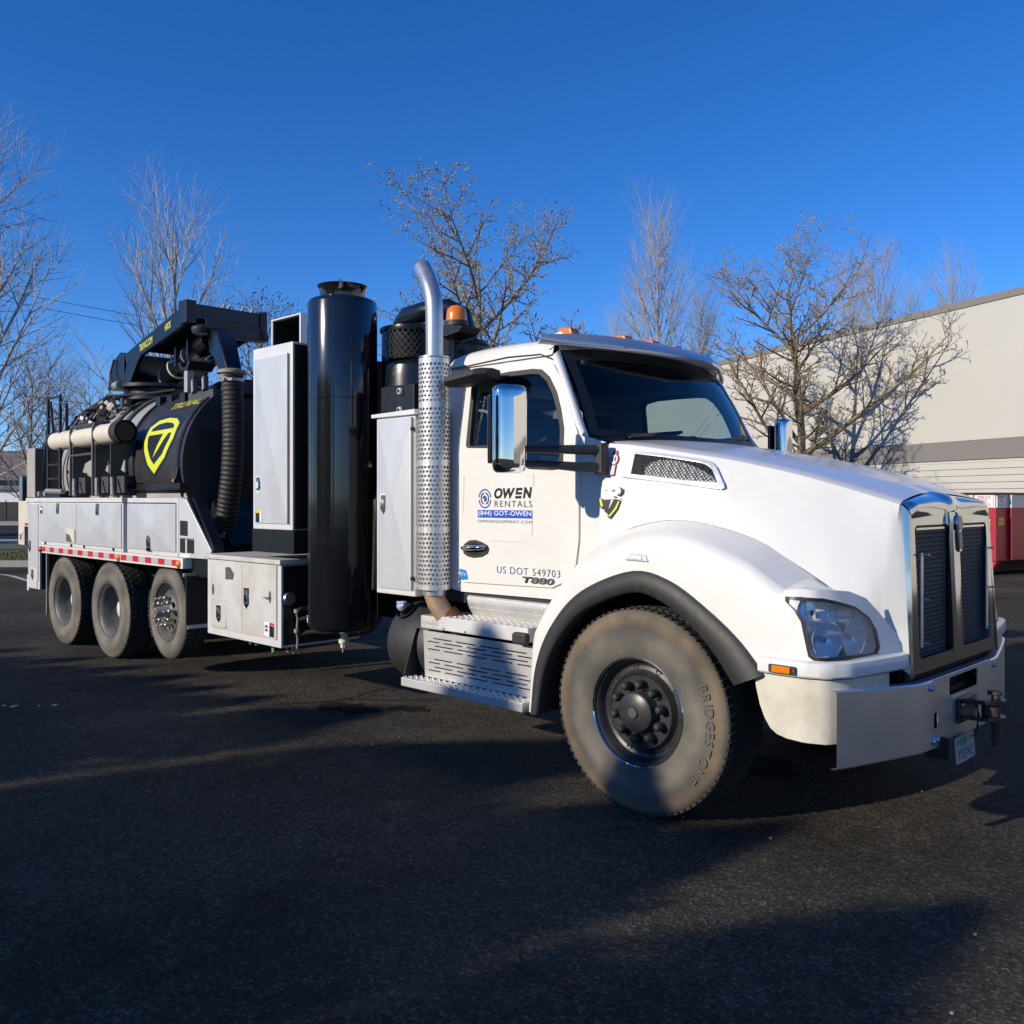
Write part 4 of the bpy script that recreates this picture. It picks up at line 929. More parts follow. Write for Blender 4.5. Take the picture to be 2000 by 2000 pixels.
def cab_side(mir):
    k = (lambda g: g.mirror()) if mir else (lambda g: g)
    nm = 'white_cab'
    # shell behind the door: sill, rear post, cowl, roof rail
    shell = [(-1.90, 2.60), (-1.915, 1.9), (-1.905, 1.3), (-1.86, 1.09), (-1.74, 1.075), (-.86, 1.085), (-.70, 1.18), (-.50, 1.40), (-.50, 2.035), (-.60, 2.062), (-.655, 2.075), (-.79, 2.34), (-.93, 2.575), (-.96, 2.615), (-1.20, 2.632), (-1.7, 2.625)]
    sh = k(G().panel(dens2(shell, 4), [win_o], cside(-.014))).build('cab_side', nm, T, solid=.02, ang=R(40))
    dr = k(G().panel(dens2(grow(door_o, -.006), 4), [win_o], cside(.0))).build('door', nm, T, solid=.012, bevel=.005, ang=R(40))
    fr = k(G().panel(grow(win_o, .004), [grow(win_o, -.034)], cside(.006))).build('window_frame', 'black_plastic', dr, solid=.03, bevel=.006)
    k(G().panel(grow(win_o, -.02), [], cside(-.016))).build('window_pane', 'door_glass', dr)
    return dr
door = cab_side(False); door_l = cab_side(True)
# rear wall with rounded corners and a window
rc = []
for z in (1.08, 1.3, 1.9, 2.3, 2.55, 2.62):
    y0 = ys(z) + .014; y1 = 2 * YC - y0; xb = -1.915 + (.0 if z < 2.5 else .0)
    rc.append([(-1.905, y0, z), (-1.945, y0 + .012, z), (-1.975, y0 + .04, z), (-1.985, y0 + .10, z), (-1.985, y1 - .10, z), (-1.975, y1 - .04, z), (-1.945, y1 - .012, z), (-1.905, y1, z)])
G().grid([r_[:4] for r_ in rc]).merge(G().grid([r_[4:] for r_ in rc])).merge(G().panel([(.32, 1.08), (2.10, 1.08), (2.08, 2.55), (2.05, 2.62), (.37, 2.62), (.34, 2.55)], [rrect(.62, 1.80, 2.06, 2.46, .06)], lambda u, v: (-1.985, u, v))).build('cab_rear', 'white_cab', T, ang=R(50))
G().panel(rrect(.60, 1.82, 2.04, 2.48, .06), [], lambda u, v: (-1.978, u, v)).build('rear_window', 'door_glass', T)
# roof
rx = [-1.985, -1.975, -1.94, -1.87, -1.70, -1.40, -1.10, -.985, -.955]
rz = [.0, .045, .088, .118, .135, .142, .130, .118, .104]
yp = [(.0, 0), (.004, .30), (.018, .60), (.05, .84), (.12, .96), (.30, 1.06), (.60, 1.16), (.94, 1.22)]
rows = []
for x, h in zip(rx, rz):
    r_ = []
    for y, f in yp: r_.append((x + (.03 if y < .02 and x < -1.95 else 0), .268 + y + (.03 if x < -1.96 else 0), 2.600 + h * f))
    r_ += [(p[0], 2 * YC - p[1], p[2]) for p in reversed(r_[:-1])]
    rows.append(r_)
roof = G().grid(rows).build('roof', 'white_cab', T, ang=R(40), sub=1)
G().tube([(-1.90, .262, 2.606), (-1.75, .264, 2.606), (-1.346, .264, 2.625), (-1.056, .264, 2.612), (-.96, .262, 2.575)], .004, 6).build('drip_seam', 'ink_black', roof)
# clearance lamps on the roof
for y in (.46, .92, 1.21, 1.50, 1.96):
    x = -1.02 + .10 * (1 - ((y - YC) / .8) ** 2); zb = 2.735
    b_ = G().prism([(x - .22, 0), (x + .02, 0), (x + .0, .038), (x - .06, .030)], lambda u, v, d: (u, y - .055 + d, zb + v), .11).build('roof_lamp_base', 'white_cab', roof, bevel=.012)
    G().prism([(x - .02, .0), (x + .085, .0), (x + .065, .046), (x - .015, .052), (x - .045, .034)], lambda u, v, d: (u, y - .045 + d, zb + .008 + v), .09).build('roof_lamp', 'amber', b_, bevel=.012)
# windshield
wb_ = cr_spline([(-.655, .262, 2.085), (-.56, .55, 2.070), (-.50, .9, 2.062), (-.485, YC, 2.06), (-.50, 1.52, 2.062), (-.56, 1.87, 2.070), (-.655, 2.158, 2.085)], 33)
wt_ = cr_spline([(-.945, .325, 2.632), (-.87, .60, 2.655), (-.82, .92, 2.665), (-.81, YC, 2.668), (-.82, 1.50, 2.665), (-.87, 1.82, 2.655), (-.945, 2.095, 2.632)], 33)
wrow = [[a.lerp(b, t) + Vector((.02, 0, .012)) * math.sin(math.pi * t) for a, b in zip(wb_, wt_)] for t in [i / 8 for i in range(9)]]
ws = G().grid(wrow).build('windshield', 'windshield_glass', T)
def ws_pt(i, t): return wb_[i].lerp(wt_[i], t) + Vector((.02, 0, .012)) * math.sin(math.pi * t)
g = G(); tin = Vector((-.004, 0, 0)); 
bt = [.0, .06]
def ws_f(u, t, o=.004): 
    i = min(31, int(u)); f = u - i
    return ws_pt(i, t).lerp(ws_pt(i + 1, t), f) + Vector((o, 0, o * .5))
g.grid([[ws_f(u, t) for u in [k * .5 for k in range(65)]] for t in (0, .07)]); g.grid([[ws_f(u, t) for u in [k * .5 for k in range(65)]] for t in (.86, 1.0)])
g.grid([[ws_f(u, t) for t in [k / 8 for k in range(9)]] for u in (0, 1.2)]); g.grid([[ws_f(u, t) for t in [k / 8 for k in range(9)]] for u in (30.8, 32)])
g.build('windshield_border', 'ink_black', ws)
# corner posts between door and windshield, and header above it
def post(mir):
    e0 = cr_spline([(-.62, ys(2.06) - .012, 2.06), (-.70, ys(2.09), 2.12), (-.82, ys(2.35), 2.355), (-.955, ys(2.545), 2.59)], 12)
    e1 = cr_spline([(-.655, .255, 2.075), (-.75, .28, 2.26), (-.85, .305, 2.45), (-.945, .32, 2.64)], 12)
    md = [a.lerp(b, .5) + Vector((.018, -.014, 0)) for a, b in zip(e0, e1)]
    g = G().grid([e0, [a.lerp(b, .25) + Vector((.012, -.012, 0)) for a, b in zip(e0, e1)], md, [a.lerp(b, .8) + Vector((.012, -.004, 0)) for a, b in zip(e0, e1)], e1])
    return (g.mirror() if mir else g).build('corner_post', 'white_cab', T, ang=R(60))
post(False); post(True)
hd = [[p + Vector((.0, 0, -.01)) for p in wt_], [p + Vector((-.01, 0, .03)) for p in wt_], [Vector((p.x - .06, p.y, p.z + .06)) for p in wt_], [Vector((-1.0, p.y, 2.70)) for p in wt_]]
G().grid(hd).build('windshield_header', 'white_cab', T, ang=R(60))
# stainless visor
ve = cr_spline([(-.985, .190, 2.690), (-.88, .34, 2.675), (-.74, .60, 2.665), (-.66, .90, 2.66), (-.635, YC, 2.66), (-.66, 1.52, 2.66), (-.74, 1.82, 2.66), (-.86, 2.06, 2.64), (-.95, 2.235, 2.615)], 41)
vt = cr_spline([(-1.02, .245, 2.722), (-.96, .38, 2.742), (-.89, .62, 2.758), (-.85, .92, 2.764), (-.84, YC, 2.766), (-.85, 1.52, 2.764), (-.89, 1.82, 2.758), (-.96, 2.04, 2.738), (-1.02, 2.18, 2.70)], 41)
g = G().grid([[b for b in vt], [a.lerp(b, .6) + Vector((.015, 0, .018)) for a, b in zip(ve, vt)], [a.lerp(b, .2) + Vector((.012, 0, .014)) for a, b in zip(ve, vt)], ve, [p + Vector((-.012, .0, -.022)) for p in ve], [p + Vector((-.03, .0, -.024)) for p in ve]])
vis = g.build('visor', 'bumper_steel', T, solid=.004, ang=R(60))
for i in (6, 20, 34): G().bar(ve[i] + Vector((-.02, 0, -.02)), Vector(wt_[int(i / 41 * 32)]) + Vector((-.01, 0, .01)), .02, .012).build('visor_bracket', 'bumper_steel', vis)
# cowl and wipers
cw = [[p + Vector((-.01, 0, -.004)) for p in wb_], [Vector((-.47 - .0 * abs(p.y - YC), p.y, 2.030)) for p in wb_]]
G().grid(cw).build('cowl', 'black_plastic', T)
for y0, y1 in ((.45, 1.05), (1.25, 1.85)):
    w_ = G().tube([(-.50, y0, 2.075), (-.545, y0 + .3, 2.105), (-.555, y1, 2.125)], .008, 6).build('wiper', 'ink_black', T)
    G().bar((-.515, y0 + .05, 2.085), (-.575, y1 + .06, 2.14), .014, .02).build('wiper_blade', 'ink_black', w_)
# interior
G().box(-1.97, -.52, .24, 2.18, 1.0, 1.12).build('cab_floor', 'interior', T)
G().prism([(-.54, 1.12), (-.53, 2.03), (-.60, 2.07), (-.85, 2.04), (-.93, 1.93), (-.88, 1.5), (-.75, 1.12)], lambda u, v, d: (u, .25 + d, v), 1.92).build('dashboard', 'interior', T, bevel=.03)
for y in (.72, 1.72):
    s_ = G().box(-1.72, -1.22, y - .25, y + .25, 1.42, 1.56).build('seat', 'seat_fabric', T, bevel=.05, seg=3)
    G().prism([(-1.74, 1.5), (-1.60, 1.5), (-1.70, 2.14), (-1.82, 2.14)], lambda u, v, d: (u, y - .24 + d, v), .48).build('seat_back', 'seat_fabric', s_, bevel=.05, seg=3)
    G().prism([(-1.815, 2.12), (-1.715, 2.12), (-1.74, 2.36), (-1.82, 2.36)], lambda u, v, d: (u, y - .15 + d, v), .30).build('headrest', 'seat_fabric', s_, bevel=.04, seg=3)
    G().box(-1.66, -1.3, y - .2, y + .2, 1.1, 1.42).build('seat_base', 'interior', s_)
sw = Matrix.Translation((-1.02, 1.72, 1.98)) @ Matrix.Rotation(R(-52), 4, 'Y')
G().tube([sw @ Vector((.21 * math.cos(a * .2618), .21 * math.sin(a * .2618), 0)) for a in range(24)], .016, 8, closed=True).build('steering_wheel', 'interior', T)
G().tube([(-1.02, 1.72, 1.98), (-.85, 1.72, 1.85)], .03, 8).build('steering_column', 'interior', T)
G().box(-1.96, -.98, .34, 2.08, 2.56, 2.60).build('headliner', 'seat_fabric', T)
for y in (.62, 1.80): G().box(-1.0, -.84, y - .2, y + .2, 2.50, 2.575).build('sun_visor', 'interior', T, bevel=.02)
# ---- door fittings
hn = G().prism([(-1.705, 1.362), (-1.69, 1.40), (-1.64, 1.425), (-1.58, 1.430), (-1.52, 1.418), (-1.465, 1.398), (-1.452, 1.372), (-1.465, 1.345), (-1.52, 1.320), (-1.60, 1.310), (-1.66, 1.318), (-1.695, 1.335)], cside(.0), .008).build('door_handle', 'black_plastic', door, bevel=.003)
G().prism(circ(-1.585, 1.370, .075, 20, .042), cside(.0085), .002).build('handle_recess', 'dark_void', hn)
g = G().tube([(-1.70, .188, 1.372), (-1.66, .168, 1.374), (-1.58, .160, 1.378), (-1.50, .168, 1.382), (-1.47, .186, 1.384)], [.014, .017, .018, .015, .010], 10); g.build('handle_grip', 'chrome', hn)
def dtext(nm, txt, x, z, wdt, hgt, m, **k): return put_text(nm, txt, wdt, hgt, lambda a, b: (x + a, ys(z + b) - .0022, z + b), m, door, **k)
dtext('company_name', 'OW', -1.406, 1.703, .190, .070, 'ink_black', shear=.2, bold=.04); dtext('company_name', 'N', -1.146, 1.706, .080, .070, 'ink_black', shear=.2, bold=.05)
for z0, dx in ((1.705, 0), (1.7295, .005), (1.7565, .010)):
    G().panel([(-1.216 + dx, z0), (-1.162 + dx, z0), (-1.159 + dx, z0 + .0155), (-1.213 + dx, z0 + .0155)], [], cside(.0022)).build('company_letter', 'ink_black', door)
G().panel([(-1.208, 1.742), (-1.193, 1.742), (-1.190, 1.762), (-1.205, 1.762)], [], cside(.0024)).build('company_letter', 'ink_black', door)
dtext('company_line', 'RENTALS', -1.402, 1.650, .336, .040, 'ink_black', bold=-.006, spacing=1.25)
G().panel([(-1.561, 1.579), (-1.064, 1.579), (-1.064, 1.629), (-1.561, 1.629)], [], cside(.0018)).build('phone_banner', 'ink_blue', door)
dtext('phone_number', '(844) GOT-OWEN', -1.553, 1.585, .48, .039, 'sticker_white', bold=.008)
door.children[-1].location = (0, -.0012, 0)
dtext('web_address', 'OWENEQUIPMENT.COM', -1.561, 1.543, .496, .022, 'ink_grey', bold=-.004, spacing=1.2)
cx, cz = -1.494, 1.704
def ringseg(r0, r1, a0, a1, m, nm, n=16, sq=.94):
    o_ = [(cx + r1 * sq * math.cos(R(a0 + (a1 - a0) * i / n)), cz + r1 * math.sin(R(a0 + (a1 - a0) * i / n))) for i in range(n + 1)]
    i_ = [(cx + r0 * sq * math.cos(R(a0 + (a1 - a0) * i / n)), cz + r0 * math.sin(R(a0 + (a1 - a0) * i / n))) for i in range(n, -1, -1)]
    G().panel(o_ + i_, [], cside(.0022)).build(nm, m, door)
ringseg(.055, .064, 8, 172, 'ink_blue', 'logo_arc'); ringseg(.055, .064, 188, 352, 'ink_blue', 'logo_arc')
ringseg(.033, .042, 105, 250, 'ink_black', 'logo_arc'); ringseg(.033, .042, -70, 80, 'ink_black', 'logo_arc')
ringseg(.0, .021, 50, 205, 'ink_blue', 'logo_arc'); ringseg(.0, .021, 235, 385, 'ink_blue', 'logo_arc')
dtext('dot_number', 'US DOT 549703', -1.379, 1.222, .548, .045, 'ink_navy', bold=-.008, spacing=1.15)
mb = dtext('model_badge', 'T880', -1.147, 1.174, .27, .040, 'ink_grey', shear=.15, bold=.03)
q = mb.modifiers.new('s', 'SOLIDIFY'); q.thickness = .010; q.offset = 0
st = G().panel([(-1.742, 1.232), (-1.675, 1.222), (-1.655, 1.164), (-1.725, 1.155)], [], cside(.002)).build('blue_sticker', 'sticker_blue', door)
put_text('sticker_text', 'FTA', .05, .022, lambda a, b: (-1.725 + a, ys(1.19) - .0035, 1.185 + b), 'sticker_white', st)
# faint outline of a removed sign
for pts in ([(-1.70, 1.86), (-1.694, 1.86), (-1.704, 1.60), (-1.710, 1.60)], [(-1.062, 1.86), (-1.050, 1.86), (-1.052, 1.78), (-1.060, 1.78)], [(-1.064, 1.58), (-1.061, 1.58), (-1.064, 1.47), (-1.070, 1.465)], [(-1.45, 1.432), (-1.10, 1.428), (-1.10, 1.424), (-1.45, 1.427)]):
    G().panel(pts, [], cside(.0016)).build('glue_mark', 'dirty_white', door)
# ---- mirrors
def mirror_set(mir):
    k = (lambda g: g.mirror()) if mir else (lambda g: g)
    cxm, cym = -.735, -.335; a = R(-14)
    foot = []
    for t in range(44):
        c_, s_ = math.cos(2 * math.pi * t / 44), math.sin(2 * math.pi * t / 44)
        ex_ = .062 * (abs(c_) ** .80) * (1 if c_ > 0 else -1); ey_ = .102 * (abs(s_) ** .72) * (1 if s_ > 0 else -1)
        foot.append((cxm + ex_ * math.cos(a) - ey_ * math.sin(a), cym + ex_ * math.sin(a) + ey_ * math.cos(a)))
    levels = [(1.845, .60), (1.849, .80), (1.862, .93), (1.89, .99), (1.93, 1.0), (2.26, 1.0), (2.30, .985), (2.322, .93), (2.333, .80), (2.337, .6)]
    g = G().grid([[(cxm + (x - cxm) * f, cym + (y - cym) * f, z) for x, y in foot] for z, f in levels], close_u=True)
    g.add([(cxm + (x - cxm) * .6, cym + (y - cym) * .6, 1.845) for x, y in foot], [tuple(range(44))]); g.add([(cxm + (x - cxm) * .6, cym + (y - cym) * .6, 2.337) for x, y in foot], [tuple(range(44))])
    mo = k(g).build('mirror', 'chrome', T, ang=R(60))
    br = k(G().box(-.515, -.455, .135, .20, 1.845, 2.025)).build('mirror_bracket', 'black_plastic', mo, bevel=.012)
    for z0, z1 in ((1.985, 1.985), (1.885, 1.90)):
        k(G().tube([(-.485, .17, z0), (-.56, .05, z0), (-.66, -.13, z1), (-.72, -.26, z1)], [.030, .028, .022, .020], 10)).build('mirror_arm', 'black_plastic', br)
    k(G().box(-.84, -.815, -.41, -.27, 1.90, 2.29)).build('mirror_glass', 'black_gloss', mo, bevel=.01)
mirror_set(False); mirror_set(True)
lk = G().grid([[(-1.70, .19, 2.50), (-1.70, .10, 2.492), (-1.70, .03, 2.478), (-1.70, .02, 2.455), (-1.70, .06, 2.44), (-1.70, .19, 2.45)],
               [(-1.66, .19, 2.515), (-1.66, .06, 2.515), (-1.66, -.01, 2.50), (-1.66, -.02, 2.465), (-1.66, .03, 2.435), (-1.66, .19, 2.445)],
               [(-1.40, .19, 2.535), (-1.40, .08, 2.545), (-1.40, .01, 2.53), (-1.40, -.01, 2.49), (-1.40, .05, 2.455), (-1.40, .19, 2.46)],
               [(-1.34, .19, 2.53), (-1.34, .12, 2.54), (-1.34, .07, 2.53), (-1.34, .06, 2.50), (-1.34, .10, 2.475), (-1.34, .19, 2.47)]])
lk.add([(-1.34, .19, 2.53), (-1.34, .12, 2.54), (-1.34, .07, 2.53), (-1.34, .06, 2.50), (-1.34, .10, 2.475), (-1.34, .19, 2.47)], [(0, 1, 2, 3, 4, 5)])
lk.add([(-1.70, .19, 2.50), (-1.70, .10, 2.492), (-1.70, .03, 2.478), (-1.70, .02, 2.455), (-1.70, .06, 2.44), (-1.70, .19, 2.45)], [(5, 4, 3, 2, 1, 0)])
lk.build('look_down_mirror', 'black_plastic', T, ang=R(60), bevel=.006)
# ---- exhaust stack with perforated shield, elbow and curved tip
EX, EY = -1.885, .098
mz = [1.09, 2.66]; er = .107
g = G(); ncol = 24; rowh = .0300; nrow = int((mz[1] - mz[0]) / rowh); hr = .0108
for i in range(nrow):
    z0 = mz[0] + i * rowh; zc = z0 + rowh / 2; solidrow = i in (0, nrow - 1, 13, 28, 41)
    for k in range(ncol):
        a0 = 2 * math.pi * (k + (.5 if i % 2 else 0)) / ncol; da = 2 * math.pi / ncol
        P = lambda a, z: (EX + er * math.cos(a), EY + er * math.sin(a), z)
        if solidrow:
            g.add([P(a0, z0), P(a0 + da, z0), P(a0 + da, z0 + rowh), P(a0, z0 + rowh)], [(0, 1, 2, 3)]); continue
        ac = a0 + da / 2; vs = []
        out = [(a0, z0), (ac, z0), (a0 + da, z0), (a0 + da, zc), (a0 + da, z0 + rowh), (ac, z0 + rowh), (a0, z0 + rowh), (a0, zc)]
        for a, z in out: vs.append(P(a, z))
        for q in range(8):
            t = R(-135 + 45 * q); vs.append(P(ac + hr / er * math.cos(t), zc + hr * math.sin(t)))
        g.add(vs, [(q, (q + 1) % 8, 8 + (q + 1) % 8, 8 + q) for q in range(8)])
sh_ = g.build('exhaust_shield', 'perforated_steel', T, ang=R(40))
G().tube([(EX, EY, 1.05), (EX, EY, 2.66)], .080, 20).build('muffler', 'galvanised', sh_)
G().lathe([(.068, 2.652), (er + .002, 2.654), (er + .002, 2.664), (.066, 2.664)], 32, Matrix.Translation((EX, EY, 0))).build('shield_cap', 'steel', sh_)
tip = [(EX, EY, 2.64), (EX, EY, 2.90), (EX - .003, EY, 3.00), (EX - .018, EY + .004, 3.07), (EX - .05, EY + .012, 3.14), (EX - .095, EY + .025, 3.205), (EX - .145, EY + .04, 3.265), (EX - .19, EY + .052, 3.315)]
g = G().tube(cr_spline(tip, 40), .060, 28, cap=False)
g.build('exhaust_stack', 'galvanised', T, solid=.004, ang=R(60))
g = G().tube([(EX, EY, 1.10), (EX, EY, 1.05), (EX + .015, EY + .01, 1.0), (EX + .06, EY + .03, .93), (EX + .11, EY + .08, .87), (EX + .15, EY + .13, .80)], .070, 18)
el = g.build('exhaust_elbow', 'exhaust_tan', T)
G().tube([(EX + .07, EY + .05, .925), (EX + .105, EY + .075, .88)], .077, 18).build('elbow_clamp', 'rust', el)
# ---- steps
def lozenges(fn, u0, u1, v0, v1, du=.030, dv=.024, skip=None):
    g = G(); i = 0; v = v0 + dv / 2
    while v < v1:
        u = u0 + du / 2 + (du / 2 if i % 2 else 0); j = 0
        while u < u1:
            a = R(38 if (i) % 2 else -38); c_, s_ = math.cos(a), math.sin(a)
            pts = [(-.011, 0), (0, -.0035), (.011, 0), (0, .0035)]
            pp = [(u + x * c_ - y * s_, v + x * s_ + y * c_) for x, y in pts]
            if not (skip and any(inside(u, v, h) for h in skip)) and all(u0 <= p[0] <= u1 and v0 <= p[1] <= v1 for p in pp):
                g.add([fn(*p, 0) for p in pp] + [fn(u, v, .0065)], [(0, 1, 4), (1, 2, 4), (2, 3, 4), (3, 0, 4)])
            u += du; j += 1
        v += dv; i += 1
    return g
def slot(x0, x1, z): return [(x0, z - .0040), (x1, z - .0040), (x1, z + .0040), (x0, z + .0040)]
slots = []
for rz_, off in ((.753, .06), (.729, 0), (.702, .07), (.677, 0), (.611, .06), (.585, 0), (.557, .06), (.531, 0)):
    x = -1.955 + off; first = True
    while x < -.97:
        ln = .12 if (off == 0 and first) else .185
        slots.append(slot(x, min(x + ln, -.955), rz_)); x += ln + .045; first = False
pan = [(-2.00, .482), (-.93, .482), (-.93, .800), (-2.00, .800)]
tilt = lambda off: (lambda u, v, d=0: (u, .10 - off - d - (v - .80) * .05, v))
sp = G().panel(pan, slots, tilt(0)).build('step_panel', 'plate_metal', T, solid=.004)
lz = lozenges(tilt(0.0005), -1.995, -.935, .487, .797, skip=[[(a - .008, b - .006) if i == 0 else (a + .008, b - .006) if i == 1 else (a + .008, b + .006) if i == 2 else (a - .008, b + .006) for i, (a, b) in enumerate(s_)] for s_ in slots])
o = lz.build('tread_pattern', 'plate_metal', sp); o['kind'] = 'stuff'
G().box(-1.99, -.94, .16, .55, .49, .79).build('step_cavity', 'dark_void', sp)
# upper step
us = G().box(-2.02, -1.79, .085, .42, .812, .905).build('upper_step', 'plate_metal', T, bevel=.012)
G().box(-1.82, -.985, .075, .30, .822, .912).build('step_fascia', 'aluminium_frame', us, bevel=.004)
lozenges(lambda u, v, d: (u, .085 - d, v), -2.01, -1.825, .82, .895).build('tread_pattern', 'plate_metal', us)['kind'] = 'stuff'
# open grating on both steps: raised rings
def grating(x0, x1, y0, y1, z, parent):
    g = G(); x = x0
    i = 0
    while x < x1:
        y = y0 + (.022 if i % 2 else 0)
        while y < y1:
            g.lathe([(.013, 0), (.015, .005), (.010, .005), (.009, 0)], 8, Matrix.Translation((x, y, z)))
            g.add([(x + .0095 * math.cos(R(t * 45)), y + .0095 * math.sin(R(t * 45)), z + .001) for t in range(8)], [tuple(range(8))])
            y += .044
        x += .030; i += 1
    o = g.build('grip_rings', 'plate_metal', parent); o['kind'] = 'stuff'; return o
grating(-1.80, -1.0, .10, .29, .912, us)
for x in (-1.76, -1.55, -1.32, -1.09): G().lathe([(0, .006), (.007, .005), (.009, 0)], 8, Matrix.Translation((x, .075, .835)) @ Matrix.Rotation(R(90), 4, 'X')).build('rivet', 'steel', us)
G().prism(rrect(-1.075, -.955, .815, .888, .02), lambda u, v, d: (u, .07 - d, v), .05).build('step_lamp', 'black_plastic', us, bevel=.015)
ls = G().box(-2.12, -.955, -.005, .10, .415, .475).build('lower_step', 'plate_metal', T, bevel=.006)
grating(-2.09, -.97, .01, .10, .475, ls)
# curved tread-plate cover above the upper step
prof = [(.285, .912), (.27, .935), (.25, .965), (.235, 1.0), (.228, 1.03), (.24, 1.052), (.27, 1.062), (.40, 1.066)]
g = G().grid([[(x, y, z) for x in (-1.70, -1.30, -.85)] for y, z in prof]); tc_ = g.build('battery_cover', 'plate_metal', T, ang=R(60))
ps = [0]
for (a, b), (c_, d_) in zip(prof, prof[1:]): ps.append(ps[-1] + math.hypot(c_ - a, d_ - b))
fyp, fzp = lerp(ps, [p[0] for p in prof]), lerp(ps, [p[1] for p in prof])
lozenges(lambda u, v, d: (u, fyp(v) - d, fzp(v) + d * .3), -1.69, -.86, 0.005, ps[-1] - .005).build('tread_pattern', 'plate_metal', tc_)['kind'] = 'stuff'
g = G().prism([(.29, .90)] + prof[1:] + [(.40, .90)], lambda u, v, d: (-1.705 - d, u, v), .01); g.build('cover_end', 'black_paint', tc_)
G().box(-1.95, -.6, .50, 2.0, .62, 1.07).build('under_cab', 'dark_void', T)
G().prism([(.0, .42), (.0, .47), (.12, .80), (.16, .80), (.16, .42)], lambda u, v, d: (-2.10 - d, u, v), .008).build('step_bracket', 'frame_black', T)
# round black plastic tank behind the steps
tk = G().lathe([(0, 0), (.22, 0), (.27, .012), (.285, .05), (.287, .40), (.27, .44), (0, .44)], 36, Matrix.Translation((-2.46, .40, .66)), 'X').build('fluid_tank', 'black_plastic', T, ang=R(45))
M = Matrix.Translation((-2.34, .215, .895)) @ Matrix.Rotation(R(38), 4, 'X')
G().lathe([(.07, -.01), (.075, .004), (.07, .008), (.06, -.015), (0, -.02)], 24, M).build('filler_recess', 'dark_void', tk)
cp = G().lathe([(.036, -.02), (.036, .04), (.0, .04)], 18, M).build('filler_neck', 'ink_black', tk)
mat('cap_blue', (0.38, 0.46, 0.60), 0.4)
g = G().lathe([(.040, .035), (.042, .05), (.040, .066), (.0, .068)], 20, M); g.box(-.04, .04, -.008, .008, .066, .082, M); g.build('filler_cap', 'cap_blue', cp)
# ================================================================== the truck: body behind the cab
def latch(x, z, y, parent, s=1.0, flip=False):
    """recessed paddle latch: five-sided plate, cup and paddle"""
    k = -1 if flip else 1
    pts = [(x - .045 * s, z + .085 * s * k), (x + .045 * s, z + .085 * s * k), (x + .045 * s, z - .05 * s * k), (x, z - .095 * s * k), (x - .045 * s, z - .05 * s * k)]
    o = G().prism(pts, lambda u, v, d: (u, y - d, v), .006).build('latch', 'chrome', parent, bevel=.002)
    G().prism(rrect(x - .03 * s, x + .03 * s, z - .05 * s, z + .065 * s, .01 * s, 2), lambda u, v, d: (u, y - .0065 - d, v), .001).build('latch_cup', 'ink_grey', o)
    G().prism(rrect(x - .022 * s, x + .022 * s, z - .035 * s, z + .03 * s, .006 * s, 2), lambda u, v, d: (u, y - .0075 - d, v), .010).build('latch_paddle', 'chrome', o, bevel=.003)
    return o
def crossdoor(name, x0, x1, z0, z1, y, m, parent, h=.007, th=.012):
    """cross-broken sheet door: four shallow facets"""
    cx_, cz_ = (x0 + x1) / 2, (z0 + z1) / 2; g = G()
    e = .012
    v = [(x0, y, z0), (x1, y, z0), (x1, y, z1), (x0, y, z1), (x0, y - th, z0), (x1, y - th, z0), (x1, y - th, z1), (x0, y - th, z1), (cx_, y - th - h, cz_)]
    g.add(v, [(0, 1, 5, 4), (1, 2, 6, 5), (2, 3, 7, 6), (3, 0, 4, 7), (4, 5, 8), (5, 6, 8), (6, 7, 8), (7, 4, 8)])
    return g.build(name, m, parent, ang=R(.3))
# ---- tall cabinet
tc = G().box(-4.13, -3.52, .012, .80, 1.45, 2.96).build('tall_cabinet', 'aluminium_frame', T, bevel=.008)
d_ = crossdoor('cabinet_door', -4.083, -3.572, 1.502, 2.867, .013, 'aluminium', tc, .016)
latch(-4.017, 1.82, 0, d_, .95)
lb = G().box(-4.06, -4.00, -.0035, .0, 1.49 + .02, 1.60).build('warning_label', 'ink_black', d_)
G().box(-4.06, -4.00, -.0045, -.0035, 1.585, 1.612).build('label_band', 'sticker_yellow', lb); G().box(-3.997, -3.965, -.0042, -.002, 1.51, 1.605).build('label_side', 'sticker_white', lb)
G().tube([(-3.563, -.002, 1.50), (-3.563, -.002, 2.87)], .006, 6).build('cabinet_hinge', 'bracket_grey', tc)
G().box(-4.16, -3.515, .02, .78, 1.26, 1.447).build('cabinet_plinth', 'black_paint', tc, bevel=.006)
G().box(-3.518, -3.514, .03, .78, 1.46, 2.94).build('cabinet_side_shade', 'black_gloss', tc)  # dark sheet paints the shade on the aluminium cabinet's front-facing side
sc = G()
for a in ((-4.66, -4.17, .50, .95, 3.335, 3.35), (-4.19, -4.17, .50, .95, 2.965, 3.335), (-4.66, -4.64, .50, .95, 2.965, 3.335), (-4.64, -4.19, .93, .95, 2.965, 3.335)): sc.box(*a)
sc = sc.build('air_scoop', 'aluminium_frame', tc, bevel=.003)
g = G(); g.box(-4.64, -4.19, .90, .93, 2.965, 3.334); g.box(-4.64, -4.63, .51, .93, 2.965, 3.334); g.box(-4.2, -4.19, .51, .93, 2.965, 3.334); g.box(-4.64, -4.19, .51, .93, 3.325, 3.334); g.build('scoop_inner_shade', 'dark_void', sc)  # near-black lining paints the shade inside the scoop
# dark machinery box behind the cabinet
G().box(-5.0, -3.55, .82, 2.3, 1.1, 2.9).build('blower_housing', 'black_paint', T, bevel=.02)
